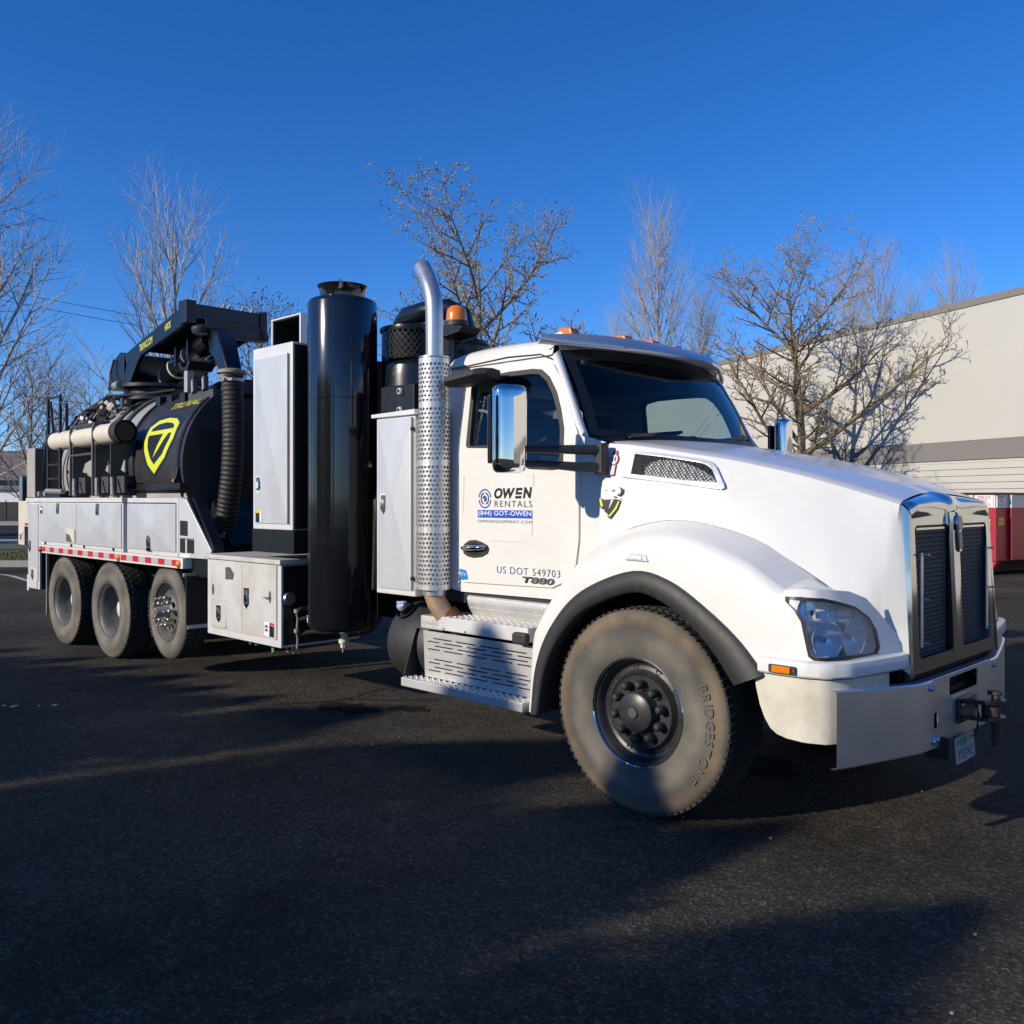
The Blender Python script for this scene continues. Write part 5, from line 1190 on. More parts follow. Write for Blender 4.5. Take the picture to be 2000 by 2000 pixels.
# ---- black silencer cylinder
CXx, CYy, CR = -3.21, .275, .273
def cyl(prof, n=56): return G().lathe(prof, n, Matrix.Translation((CXx, CYy, 0)))
sil = cyl([(0, .66), (.10, .655), (.22, .668), (.258, .69), (CR, .715), (CR, 1.470), (CR + .005, 1.472), (CR + .005, 1.480), (CR, 1.482), (CR, 2.478), (CR + .004, 2.481), (CR + .004, 2.489), (CR, 2.492), (CR, 3.235), (CR - .008, 3.258), (CR - .03, 3.272), (.19, 3.285), (.178, 3.285)]).build('silencer', 'black_gloss', T, ang=R(50))
cyl([(.178, 3.28), (.178, 3.352), (.192, 3.375), (.198, 3.385), (.19, 3.386), (.172, 3.36), (.172, 3.2), (0, 3.2)]).build('silencer_neck', 'black_gloss', sil)
g = G().prism([(.10, 3.33), (.19, 3.33), (.19, 3.37), (.13, 3.405)], lambda u, v, d: (CXx + u, CYy - .10 - u * .2 + d, v), .015); g.build('neck_tab', 'bracket_grey', sil)
lab_a = R(-90 - 36)
g = G().grid([[(CXx + (CR + .002) * math.cos(R(a)), CYy + (CR + .002) * math.sin(R(a)), z) for a in range(-146, -104, 6)] for z in (.735, .79)]); lbl = g.build('cleanout_label', 'sticker_white', sil)
def ctext(nm, txt, a_deg, z, wdt, hgt, m): return put_text(nm, txt, wdt, hgt, lambda a, b: (CXx + (CR + .0035) * math.cos(R(a_deg) + a / CR), CYy + (CR + .0035) * math.sin(R(a_deg) + a / CR), z + b), m, lbl)
ctext('label_text', 'CLEANOUT', -143, .768, .17, .018, 'ink_black'); ctext('label_line', 'clean out daily', -143, .742, .16, .013, 'ink_grey')
dv = G().lathe([(.03, .66), (.03, .60), (.04, .60), (.04, .57), (.026, .565), (.026, .535), (0, .535)], 14, Matrix.Translation((CXx + .06, CYy - .03, 0))).build('drain_valve', 'pvc_cream', sil)
G().tube([(CXx + .08, CYy - .05, .58), (CXx + .12, CYy - .08, .56), (CXx + .12, CYy - .08, .51)], .007, 6).build('valve_lever', 'nut_steel', dv)
# ---- cyclone, filter cage, pipe and beacon between silencer and cab
cyc = G().lathe([(0, 3.12), (.27, 3.12), (.30, 3.10), (.31, 3.08), (.31, 2.3), (.28, 2.1), (.2, 1.7), (0, 1.7)], 40, Matrix.Translation((-3.08, .95, 0))).build('cyclone', 'navy_paint', T, ang=R(40))
G().lathe([(.305, 3.085), (.325, 3.085), (.325, 3.11), (.30, 3.115)], 40, Matrix.Translation((-3.08, .95, 0))).build('cyclone_rim', 'black_paint', cyc)
cy2 = G().lathe([(0, 3.02), (.20, 3.02), (.22, 3.0), (.22, 2.2), (0, 2.2)], 36, Matrix.Translation((-2.86, 1.25, 0))).build('filter_canister', 'navy_paint', T, ang=R(40))
for z in (2.98, 2.72): G().lathe([(.223, z - .012), (.228, z), (.223, z + .012)], 36, Matrix.Translation((-2.86, 1.25, 0))).build('canister_band', 'black_paint', cy2)
G().tube([(-3.52, 1.12, 2.6), (-3.52, 1.1, 3.08), (-3.49, 1.08, 3.17), (-3.40, 1.05, 3.235), (-3.28, 1.0, 3.26), (-3.0, .98, 3.265), (-2.82, 1.05, 3.265), (-2.74, 1.12, 3.22), (-2.72, 1.18, 3.0)], .085, 20).build('vacuum_pipe', 'navy_paint', T)
# cylindrical wire cage
ccx, ccy, cr_ = -2.80, .62, .16
cg = G().lathe([(0, 3.06), (cr_, 3.055), (cr_ + .004, 3.03), (cr_, 3.02)], 28, Matrix.Translation((ccx, ccy, 0))); cage = cg.build('intake_cage', 'black_paint', T)
G().lathe([(.13, 2.80), (.13, 3.03), (0, 3.03)], 20, Matrix.Translation((ccx, ccy, 0))).build('intake_filter', 'dark_void', cage)
g = G()
for fam in (1, -1):
    for k in range(22):
        a0 = 2 * math.pi * k / 22
        pts = [(ccx + cr_ * math.cos(a0 + fam * t * .22), ccy + cr_ * math.sin(a0 + fam * t * .22), 2.81 + t * .043) for t in range(6)]
        g.tube(pts, .0025, 4)
g.build('cage_wire', 'bracket_grey', cage)
G().lathe([(.0, 2.80), (cr_ + .01, 2.80), (cr_ + .02, 2.79), (.26, 2.74), (.27, 2.66), (.27, 2.0), (0, 2.0)], 28, Matrix.Translation((ccx, ccy + .08, 0))).build('intake_base', 'navy_paint', cage)
# dark machinery: relief valves, hoses, frame between silencer and cab
g = G().box(-2.95, -2.05, .40, 2.1, 1.0, 1.95); g.box(-2.75, -2.35, .30, .42, 2.2, 2.55); g.box(-2.30, -2.08, .38, .6, 1.2, 2.6); g.build('pump_frame', 'black_paint', T, bevel=.01)
for z in (2.50, 2.36):
    v_ = G().lathe([(0, -.02), (.022, -.02), (.026, -.01), (.026, 0)], 16, Matrix.Translation((-2.50, .295, z)), 'Y').build('gauge_plug', 'hub_white', T)
    G().lathe([(0, -.024), (.014, -.024), (.014, -.02)], 12, Matrix.Translation((-2.50, .295, z)), 'Y').build('gauge_face', 'ink_black', v_)
g = G()
for k in range(5): g.tube([(-2.9 + k * .12, .35, 1.0), (-2.85 + k * .1, .33, 1.5), (-2.8 + k * .13, .36, 2.1), (-2.78 + k * .1, .45, 2.5)], .018, 6)
g.build('hydraulic_hoses', 'black_rubber', T)
bk = G().prism([(-2.52, 3.02), (-2.16, 2.965), (-2.20, 2.92), (-2.40, 2.90)], lambda u, v, d: (u, .60 + d, v + .02), .2).build('beacon_bracket', 'black_paint', T, bevel=.004)
G().bar((-2.42, .7, 2.6), (-2.42, .7, 2.95), .06).build('beacon_post', 'black_paint', bk)
bM = Matrix.Translation((-2.33, .70, 3.05)) @ Matrix.Diagonal((.86, .86, .86, 1))
G().lathe([(.0, -.045), (.105, -.045), (.105, -.005), (.095, 0)], 28, bM).build('beacon_base', 'black_plastic', bk)
G().lathe([(.094, 0), (.092, .06), (.082, .105), (.06, .13), (.025, .14), (0, .142)], 28, bM).build('beacon_lens', 'amber', bk)
G().lathe([(.045, 0), (.045, .04), (.06, .06), (.06, .09), (0, .095)], 16, bM).build('beacon_core', 'amber', bk)
# ---- middle cabinet
mc = G().box(-2.415, -1.985, .012, .42, 1.035, 2.285).build('narrow_cabinet', 'aluminium_frame', T, bevel=.006)
d_ = crossdoor('cabinet_door', -2.385, -2.012, 1.075, 2.262, .013, 'aluminium', mc, .014)
latch(-2.314, 1.673, 0, d_, .85)
G().prism([(-2.45, 2.275), (-1.965, 2.275), (-1.965, 2.312), (-2.45, 2.302)], lambda u, v, d: (u, -.012 + d, v), .44).build('cabinet_lid', 'aluminium_frame', mc, bevel=.004)
G().tube([(-2.002, -.002, 1.08), (-2.002, -.002, 2.26)], .006, 6).build('cabinet_hinge', 'bracket_grey', mc)
for z in (2.18, 1.16): G().lathe([(0, -.014), (.014, -.012), (.016, 0)], 12, Matrix.Translation((-1.996, .0, z)), 'Y').build('door_bumper', 'ink_black', mc)
# ---- low toolbox
tb = G().box(-4.87, -3.64, -.018, .75, .50, 1.168).build('toolbox', 'aluminium_frame', T, bevel=.006)
G().prism([(-4.90, 1.172), (-3.615, 1.172), (-3.615, 1.212), (-4.90, 1.212)], lambda u, v, d: (u, -.045 + d, v), .80).build('toolbox_lid', 'aluminium_stain', tb, bevel=.006)
d1 = crossdoor('toolbox_door', -4.790, -4.242, .565, 1.160, -.018, 'aluminium_stain', tb, .008)
d2 = crossdoor('toolbox_door', -4.236, -3.695, .565, 1.160, -.018, 'aluminium_stain', tb, .008)
latch(-4.159, .869, -.03, d2, 1.0)
sd = G().box(-4.745, -4.505, -.038, -.028, .575, .835).build('access_flap', 'aluminium_stain', d1, bevel=.004); latch(-4.626, .699, -.038, sd, .85)
for k in range(5):
    for z in (.592, .818): G().lathe([(0, -.006), (.007, -.005), (.008, 0)], 8, Matrix.Translation((-4.735 + k * .055, -.038, z)), 'Y').build('rivet', 'aluminium_frame', sd)
for x, p in ((-4.737, d1), (-3.782, d2)):
    o = G().prism(circ(x, .905, .018, 12, .05), lambda u, v, d: (u, -.028 - d, v), .008).build('thumb_lock', 'steel', p)
    if x > -4: G().bar((x - .07, -.05, .895), (x + .01, -.05, .905), .014).build('lock_lever', 'nut_steel', o)
st = G().panel([(-4.51, 1.11), (-4.44, 1.115), (-4.37, 1.06), (-4.38, 1.01), (-4.51, 1.005)], [], lambda u, v: (u, -.0375, v)).build('torn_sticker', 'ink_grey', d1)
G().panel([(-4.51, 1.11), (-4.44, 1.115), (-4.42, 1.097), (-4.51, 1.092)], [], lambda u, v: (u, -.0385, v)).build('sticker_band', 'rust', st)
st = G().panel([(-3.87, .585), (-3.72, .58), (-3.72, .695), (-3.87, .70)], [], lambda u, v: (u, -.0345, v)).build('warning_label', 'sticker_white', d2)
G().panel([(-3.79, .582), (-3.722, .58), (-3.722, .67), (-3.79, .675)], [], lambda u, v: (u, -.0355, v)).build('label_panel', 'ink_black', st)
G().panel([(-3.79, .678), (-3.722, .673), (-3.722, .694), (-3.79, .697)], [], lambda u, v: (u, -.0355, v)).build('label_band', 'reflect_red', st)
for z in (.66, .63): G().panel([(-3.862, z - .01), (-3.81, z - .01), (-3.82, z + .012), (-3.85, z + .012)], [], lambda u, v: (u, -.0355, v)).build('label_mark', 'ink_grey', st)
G().box(-3.638, -3.634, .0, .74, .52, 1.16).build('toolbox_side_shade', 'black_paint', tb)  # black skin puts shade on the aluminium side away from the sun
lk_ = G().lathe([(0, -.02), (.05, -.02), (.055, -.01), (.055, 0)], 14, Matrix.Translation((-3.60, .03, .90)) @ Matrix.Rotation(R(90), 4, 'Z'), 'Y').build('side_lock', 'steel', tb)
for zz in ((.78, .52), (.62, .50)):
    g = G().lathe([(0, .03), (.022, .03), (.022, 0), (.016, 0)], 10, Matrix.Translation((-3.60, .10, zz[0]))); g.tube([(-3.60, .10, zz[0]), (-3.60, .11, zz[0] - .06), (-3.595, .10, zz[0] - .13)], .008, 6); g.build('water_tap', 'nut_steel', tb)
g = G()
for k, (a, b) in enumerate(((.80, .95), (.72, .70), (.60, .62))): g.tube([(-3.60, .12, a), (-3.55, .2, a + .02), (-3.45, .3, b), (-3.3, .45, b + .1)], .02, 8)
g.build('water_hose', 'black_rubber', tb)
for x in (-4.35, -4.25, -3.75, -3.66): G().tube([(x, .1, .50), (x, .1, .465), (x + .02, .1, .45), (x + .04, .1, .46)], .008, 6).build('hook', 'nut_steel', tb)
mat('cord_green', (0.10, 0.42, 0.12), 0.5)
G().tube([(-3.98, .1, .50), (-3.96, .1, .46), (-3.92, .08, .42)], .012, 6).build('green_strap', 'cord_green', tb)
# ---- side bins over the rear wheels
bn = G().box(-9.135, -6.69, -.02, .55, 1.152, 1.66).build('side_bin', 'aluminium_frame', T, bevel=.006)
G().prism([(-9.575, 1.665), (-6.675, 1.665), (-6.675, 1.716), (-9.575, 1.716)], lambda u, v, d: (u, -.04 + d, v), .60).build('bin_lid', 'aluminium_frame', bn, bevel=.005)
d1 = crossdoor('bin_door', -9.095, -7.935, 1.195, 1.652, -.02, 'aluminium', bn, .013)
d2 = crossdoor('bin_door', -7.925, -6.715, 1.190, 1.652, -.02, 'aluminium', bn, .013)
latch(-8.49, 1.575, -.033, d1, .95); latch(-7.32, 1.572, -.033, d2, .95)
st = G().panel([(-8.21, 1.22), (-7.96, 1.205), (-7.96, 1.36), (-8.21, 1.365)], [], lambda u, v: (u, -.0415, v)).build('torn_sticker', 'dirty_white', d1)
G().panel([(-8.21, 1.22), (-8.03, 1.21), (-8.10, 1.29), (-8.21, 1.31)], [], lambda u, v: (u, -.0425, v)).build('sticker_print', 'ink_grey', st)
st = G().panel([(-9.07, 1.52), (-9.0, 1.52), (-9.0, 1.62), (-9.07, 1.62)], [], lambda u, v: (u, -.038, v)).build('small_label', 'sticker_white', d1)
G().panel([(-9.065, 1.525), (-9.005, 1.525), (-9.005, 1.57), (-9.065, 1.57)], [], lambda u, v: (u, -.039, v)).build('label_print', 'ink_black', st); G().panel([(-9.065, 1.60), (-9.005, 1.60), (-9.005, 1.618), (-9.065, 1.618)], [], lambda u, v: (u, -.039, v)).build('label_band', 'rust', st)
for x in (-8.93, -8.1, -7.72, -6.92): G().lathe([(0, -.014), (.016, -.012), (.018, 0)], 10, Matrix.Translation((x, -.02, 1.172)), 'Y').build('door_bumper', 'ink_black', bn)
b3 = G().box(-6.585, -5.445, -.02, .06, 1.152, 1.712).build('side_bin', 'aluminium_frame', T, bevel=.006)
d3 = crossdoor('bin_door', -6.56, -5.478, 1.20, 1.655, -.02, 'aluminium', b3, .013); latch(-6.05, 1.275, -.033, d3, 1.05, flip=True)
G().tube([(-6.56, -.034, 1.662), (-5.478, -.034, 1.662)], .006, 6).build('bin_hinge', 'bracket_grey', b3)
G().box(-6.69, -6.585, .03, .5, 1.15, 1.70).build('bin_gap_shade', 'bracket_grey', T)  # recessed dark block painted in for the shaded gap between the bins
# sloped front panel of the bin with warning stickers
fp = G().prism([(-5.445, 1.152), (-4.96, 1.152), (-4.945, 1.23), (-5.33, 1.70), (-5.445, 1.712)], lambda u, v, d: (u, -.015 + (u + 5.445) * .14 + d, v), .02).build('bin_end_panel', 'aluminium', T, bevel=.004)
for (x0, x1, z0, z1, m) in ((-5.42, -5.30, 1.36, 1.50, 'ink_black'), (-5.42, -5.34, 1.20, 1.33, 'ink_black'), (-5.31, -5.20, 1.20, 1.325, 'ink_black'), (-5.42, -5.20, 1.328, 1.338, 'rust'), (-5.415, -5.26, 1.16, 1.19, 'sticker_white')):
    G().panel([(x0, z0), (x1, z0 - .004), (x1, z1 - .004), (x0, z1)], [], lambda u, v: (u, -.0175 + (u + 5.445) * .14, v)).build('warning_label', m, fp)
# leg box at the tail
lg = G().box(-9.555, -9.145, -.02, .55, .595, 1.66).build('tail_box', 'aluminium_frame', T, bevel=.006)
d_ = G().box(-9.52, -9.175, -.03, -.02, .70, 1.64).build('tail_door', 'aluminium', lg, bevel=.003); latch(-9.45, 1.12, -.03, d_, .8)
d_ = G().box(-9.48, -9.21, -.032, -.02, .61, .86).build('tail_flap', 'aluminium_stain', lg, bevel=.003); latch(-9.35, .77, -.032, d_, .75)
G().box(-9.143, -9.139, .0, .54, .60, 1.15).build('tail_side_shade', 'frame_black', lg)  # shade of the sun-averted face, put on as a black sheet
# rail with conspicuity tape and marker lamps
rl = G().box(-9.11, -5.325, -.032, .10, 1.05, 1.150).build('side_rail', 'white_paint', T, bevel=.004)
x = -9.05; k = 0
while x < -5.46:
    G().box(x, x + .135, -.0345, -.032, 1.070, 1.128).build('tape_red' if k % 2 == 0 else 'tape_silver', 'reflect_red' if k % 2 == 0 else 'reflect_silver', rl); x += .146; k += 1
for x, m in ((-9.06, 'lens_red'), (-6.772, 'amber'), (-5.405, 'amber')):
    G().lathe([(0, -.024), (.02, -.022), (.036, -.010), (.040, 0)], 18, Matrix.Translation((x, -.034, 1.092)), 'Y').build('marker_lamp', m, rl)
G().box(-9.1, -5.2, .10, 2.32, 1.02, 1.16).build('body_floor', 'frame_black', T)
g = G().box(-5.33, -4.88, .06, .8, .98, 1.15); g.build('floor_front', 'black_paint', T)
# mud flap in its bracket
mf = G().prism([(-.045, .99), (.20, .985), (.20, .50), (-.02, .50), (-.045, .55)], lambda u, v, d: (-5.24 + d, u, v), .012).build('mud_flap', 'black_rubber', T)
G().box(-5.228, -5.222, -.03, .20, .50, .535).build('flap_weight', 'aluminium_frame', mf); G().bar((-5.25, -.06, 1.0), (-5.25, .3, .99), .03).build('flap_bracket', 'nut_steel', mf)
G().bar((-9.0, .02, .30), (-9.0, .02, 1.05), .022).build('rear_flap_rod', 'nut_steel', T)
G().box(-8.99, -8.98, .03, .6, .35, 1.05).build('mud_flap', 'black_rubber', T)
G().box(-9.66, -9.6, .0, 2.42, .55, .75).build('tail_bumper', 'aluminium_frame', T, bevel=.006)
# hidden side bins on the far side keep the truck whole from the other side
o = G().box(-9.13, -5.45, 1.87, 2.44, 1.152, 1.70).build('side_bin', 'aluminium_frame', T, bevel=.006)
# ---- debris tank
TX0, TX1, TR, TY, TZ = -9.35, -5.98, .90, 1.2, 2.05
def ring_(x, r): return (r, x)
tank = G().lathe([(0, TX0 - .22), (.4, TX0 - .18), (.75, TX0 - .08), (TR, TX0), (TR, -7.30)], 72, Matrix.Translation((0, TY, TZ)), 'X').build('debris_tank', 'tank_grey', T, ang=R(50))
fr_ = G().lathe([(TR + .006, -7.34), (TR + .008, TX1 - .03), (TR + .02, TX1 - .02), (TR + .02, TX1), (TR - .02, TX1 + .01), (.80, TX1 - .0), (.55, TX1 + .03), (0, TX1 + .05)], 72, Matrix.Translation((0, TY, TZ)), 'X').build('tank_front', 'tank_black', tank, ang=R(40))
for x in (-7.34, -6.10): G().lathe([(TR + .006, x - .03), (TR + .022, x - .026), (TR + .022, x + .026), (TR + .006, x + .03)], 72, Matrix.Translation((0, TY, TZ)), 'X').build('tank_band', 'black_paint', tank)
for x in (-8.05, -7.75, -8.85): G().lathe([(TR, x - .05), (TR + .03, x - .05), (TR + .03, x + .05), (TR, x + .05)], 72, Matrix.Translation((0, TY, TZ)), 'X').build('tank_rib', 'bracket_grey', tank)
for z in (2.25,): G().bar((-7.9, TY - .885, z), (-7.3, TY - .885, z), .02, .05).build('tank_strip', 'navy_decal', tank)
G().bar((-9.0, TY - .89, 1.98), (-8.5, TY - .89, 1.98), .03, .07).build('tank_hinge', 'navy_decal', tank)
# lower skirt of the black section with clamps
G().prism([(-7.36, 1.80), (-5.96, 1.80), (-5.96, 1.865), (-7.36, 1.865)], lambda u, v, d: (u, .24 + d, v), .10).build('skirt_beam', 'black_paint', tank, bevel=.008)
for x in (-7.33, -6.08):
    c_ = G().bar((x, .265, 1.86), (x, .30, 2.02), .06, .035).build('skirt_clamp', 'black_paint', tank, bevel=.004); G().lathe([(0, -.02), (.02, -.02), (.02, .02)], 12, Matrix.Translation((x, .245, 1.885)), 'X').build('clamp_pin', 'nut_steel', c_)
G().box(-7.3, -6.0, .34, .5, 1.60, 1.81).build('tank_saddle', 'tank_grey', tank)
G().prism([(-7.0, 1.70), (-5.9, 1.70), (-5.5, 1.25), (-5.5, 1.16), (-7.0, 1.16)], lambda u, v, d: (u, .56 + d, v), 1.2).build('tank_cradle', 'black_paint', T)
cr_p = G().prism([(-5.35, 1.71), (-5.30, 1.71), (-4.93, 1.27), (-4.93, 1.2), (-4.97, 1.2)], lambda u, v, d: (u, .07 + d, v), .10).build('slope_rail', 'black_paint', T)
def tk_(off): return lambda u, v, d=0: (u, TY - (TR + .010 + off) * math.cos(R(v)), TZ + (TR + .010 + off) * math.sin(R(v)))
def dense(poly): return dens(poly, 4)
pat = [(-7.05, 33), (-6.85, 37), (-6.45, 37), (-6.24, 33), (-6.24, 27), (-6.26, 16), (-6.40, 3), (-6.655, -8), (-6.84, 0), (-6.98, 10), (-7.05, 20)]
lg_ = G().panel(dense(pat), [], tk_(.001)).build('tank_logo_ground', 'navy_decal', fr_)
sh_o = [(-6.965, 28.0), (-6.83, 33.2), (-6.62, 34.5), (-6.42, 33.2), (-6.30, 29.2), (-6.295, 18.0), (-6.41, 5.2), (-6.652, -5.2), (-6.80, 1.0), (-6.92, 10.6), (-6.990, 19.1)]
sh_i = [(-6.892, 26.7), (-6.79, 29.9), (-6.62, 30.8), (-6.475, 29.9), (-6.388, 27.6), (-6.382, 18.0), (-6.475, 7.6), (-6.652, .9), (-6.745, 5.0), (-6.85, 12.4), (-6.908, 19.6)]
G().panel(dense(sh_o), [dense(sh_i)], tk_(.0025)).build('logo_shield', 'yellow_decal', fr_)
G().panel(dense([(-6.93, 24.3), (-6.37, 25.5), (-6.36, 22.3), (-6.925, 21.4)]), [], tk_(.004)).build('logo_bar', 'yellow_decal', fr_)
G().panel(dense([(-6.56, 22.6), (-6.44, 22.6), (-6.59, 11), (-6.690, 5.2)]), [], tk_(.004)).build('logo_blade', 'yellow_decal', fr_)
# worn lettering near the crown
v, f = text_geo('TRUVAC', .62, 7.0, bold=.02)
G().add([tk_(.002)(-6.80 + a, 42 + b + a * 5) for a, b in v], f).build('worn_lettering', 'yellow_faded', fr_)
# ---- pipe rack on the tank side
pp = G().tube([(-9.10, .16, 2.405), (-7.16, .16, 2.43)], .112, 28).build('pvc_pipe', 'pvc_cream', T)
G().lathe([(.125, 0), (.125, .17), (.105, .17), (.105, .02), (0, .02)], 28, Matrix.Translation((-7.05, .16, 2.431)) @ Matrix.Rotation(R(180), 4, 'Z'), 'X').build('pipe_collar', 'black_rubber', pp)
G().lathe([(.0, 0), (.125, 0), (.125, .05), (.112, .06)], 28, Matrix.Translation((-9.13, .16, 2.405)), 'X').build('pipe_end_ring', 'black_rubber', pp)
lp = G()
for x in (-8.34, -7.68):
    lp.tube([(x, .055, 1.74), (x, .055, 2.48), (x, .07, 2.545), (x, .13, 2.56), (x, .24, 2.56)], .018, 8)
lp.tube([(-8.34, .055, 2.20), (-7.68, .055, 2.21)], .016, 8); lp.tube([(-8.34, .06, 2.53), (-7.68, .06, 2.54)], .018, 8); lp.build('rack_frame', 'bracket_grey', pp)
for x in (-8.30, -7.64, -7.22):
    hookp = [(.06, 1.74), (.06, 2.30), (.10, 2.315), (.16, 2.305), (.22, 2.315), (.30, 2.36), (.36, 2.36), (.36, 2.22), (.20, 2.12), (.17, 2.02), (.26, 1.96), (.34, 1.96), (.34, 1.82), (.40, 1.82), (.40, 1.74)]
    G().prism(hookp, lambda u, v, d: (x + d, u, v), .016).build('rack_plate', 'bracket_grey', pp)
    G().tube([(x + .05, .06, 1.93), (x + .16, .02, 1.74)], .020, 8).build('rack_strut', 'nut_steel', pp)
    G().prism([(-.0, 0), (.22, 0), (.22, -.18), (.0, -.18)], lambda u, v, d: (x + u, .12 + d, 1.95 + v), .014).build('rack_gusset', 'bracket_grey', pp)
# ladder and hinged arms at the tail
ld = G()
for x in (-9.20, -8.80): ld.bar((x, .10, 1.80), (x, .10, 2.96), .028, .045)
for z in (1.95, 2.12, 2.40, 2.68, 2.94): ld.bar((-9.20, .10, z), (-8.80, .10, z), .026)
ld.bar((-8.70, .14, 2.84), (-8.70, .14, 2.50), .03); ld.bar((-8.80, .10, 2.86), (-8.70, .14, 2.84), .03); ld.bar((-9.12, .1, 2.9), (-9.08, .12, 2.52), .025)
ld = ld.build('ladder', 'black_paint', T, bevel=.004)
G().tube([(-9.50, .12, 1.76), (-9.38, .10, 1.84), (-9.30, .10, 2.25), (-9.20, .10, 2.62)], .020, 8).build('ladder_stay', 'black_paint', ld)
G().box(-9.38, -8.6, .02, .30, 1.722, 1.80).build('arm_base', 'black_paint', T, bevel=.008)
G().tube([(-8.95, .0, 1.80), (-8.42, .0, 1.79)], .030, 12).build('arm_cylinder', 'nut_steel', T)
for x in (-9.28, -9.08): G().lathe([(0, -.015), (.03, -.012), (.032, 0)], 12, Matrix.Translation((x, .02, 1.765)), 'Y').build('arm_pin', 'nut_steel', T)
G().box(-9.82, -9.53, .05, .48, 1.72, 2.345).build('control_box', 'box_grey', T, bevel=.01)
g = G().box(-9.528, -9.524, .06, .47, 1.73, 2.33); g.build('control_box_shade', 'bracket_grey', T)  # darker grey sheet paints this face of the box as shaded
# hydraulic clutter along the tank crown
g = G()
for k in range(7):
    x0 = -9.2 + .09 * k; g.tube([(x0, .30 + .03 * k, 2.52), (x0 + .15, .38 + .03 * k, 2.72 + .02 * (k % 3)), (x0 + .4, .55, 2.90 + .02 * (k % 4)), (x0 + .75, .8, 2.96), (x0 + 1.0, 1.0, 3.0)], .016, 6)
g.tube([(-9.0, .45, 2.7), (-8.6, .5, 2.86), (-8.2, .5, 2.86), (-8.1, .5, 2.72)], .018, 6); g.build('crown_hoses', 'black_rubber', tank)
for (x, y, z, a) in ((-8.75, .40, 2.66, 25), (-8.45, .45, 2.72, -20), (-8.25, .5, 2.80, 40), (-8.6, .55, 2.85, 10), (-8.0, .55, 2.84, 0), (-8.95, .42, 2.60, 5)):
    M = Matrix.Translation((x, y, z)) @ Matrix.Rotation(R(a), 4, 'Z') @ Matrix.Rotation(R(a), 4, 'Y')
    G().box(-.10, .10, -.03, .03, -.025, .025, M).box(-.03, .03, -.05, .05, -.05, .05, M).build('hydraulic_fitting', 'nut_steel' if a > 8 else 'bracket_grey', tank, bevel=.005)
# ---- boom with turret, twin side beams, head frame
bt_ = G().lathe([(.0, 0), (.52, 0), (.52, .06), (.46, .08), (.46, .14), (.56, .15), (.56, .19), (0, .19)], 40, Matrix.Translation((-8.30, 1.15, 2.90))).build('boom_turret', 'black_paint', T, ang=R(40))
prof_b = [(-6.63, 3.835), (-6.65, 3.66), (-6.82, 3.615), (-7.90, 3.40), (-8.02, 3.30), (-8.22, 3.075), (-8.36, 3.06), (-8.42, 3.14), (-8.30, 3.32), (-8.36, 3.455), (-7.95, 3.56), (-6.95, 3.80)]
bm_ = G().prism(prof_b, lambda u, v, d: (u, .69 + d, v), .05).build('boom', 'navy_paint', T, bevel=.006)
G().prism(prof_b, lambda u, v, d: (u, 1.56 + d, v), .05).build('boom_beam', 'navy_paint', bm_, bevel=.006)
G().prism([(-6.9, 3.80), (-8.1, 3.52), (-8.1, 3.48), (-6.9, 3.74)], lambda u, v, d: (u, .74 + d, v), .82).build('boom_deck', 'black_paint', bm_)
G().prism([(-8.86, 3.06), (-8.80, 3.25), (-8.66, 3.42), (-8.48, 3.50), (-8.36, 3.47), (-8.36, 3.09)], lambda u, v, d: (u, .68 + d, v), .94).build('turret_cover', 'navy_paint', bt_, bevel=.02)
G().tube([(-8.40, .60, 3.07), (-8.26, .60, 3.07)], .055, 14).build('boom_pin', 'nut_steel', bm_)
G().tube([(-8.6, .66, 3.42), (-8.66, .64, 3.25), (-8.55, .63, 3.1), (-8.45, .64, 3.06)], .012, 6).build('boom_hose', 'black_rubber', bt_)
put_text('boom_lettering', 'TRUVAC.COM', .345, .085, lambda a, b: (-7.93 + a, .6885, 3.440 + b + a * .20), 'yellow_decal', bm_, bold=.02)
put_text('boom_lettering', 'HXX', .145, .078, lambda a, b: (-7.255 + a, .6885, 3.600 + b + a * .20), 'yellow_decal', bm_, bold=.02)
head = G().box(-6.72, -6.58, .62, 1.56, 3.66, 3.82).build('boom_head', 'navy_paint', bm_, bevel=.008)
g = G().box(-6.74, -6.56, .60, .72, 3.60, 3.85); g.box(-6.74, -6.56, 1.49, 1.58, 3.56, 3.84); g.box(-6.70, -6.50, .80, 1.45, 3.50, 3.66); g.build('head_block', 'black_paint', head, bevel=.006)
for y in (.78, 1.50):
    l_ = G().lathe([(0, 0), (.085, 0), (.10, .03), (.10, .07), (.06, .10), (0, .10)], 22, Matrix.Translation((-6.58, y, 3.50))).build('boom_lamp', 'black_plastic', head); G().lathe([(0, -.004), (.075, -.004), (.08, .0)], 20, Matrix.Translation((-6.58, y, 3.50))).build('lamp_lens', 'pvc_cream', l_)
for y in (1.05, 1.12, 1.28, 1.40): G().tube([(-6.60, y, 3.82), (-6.58, y + .01, 3.86)], .016, 8).build('head_fitting', 'nut_steel', head)
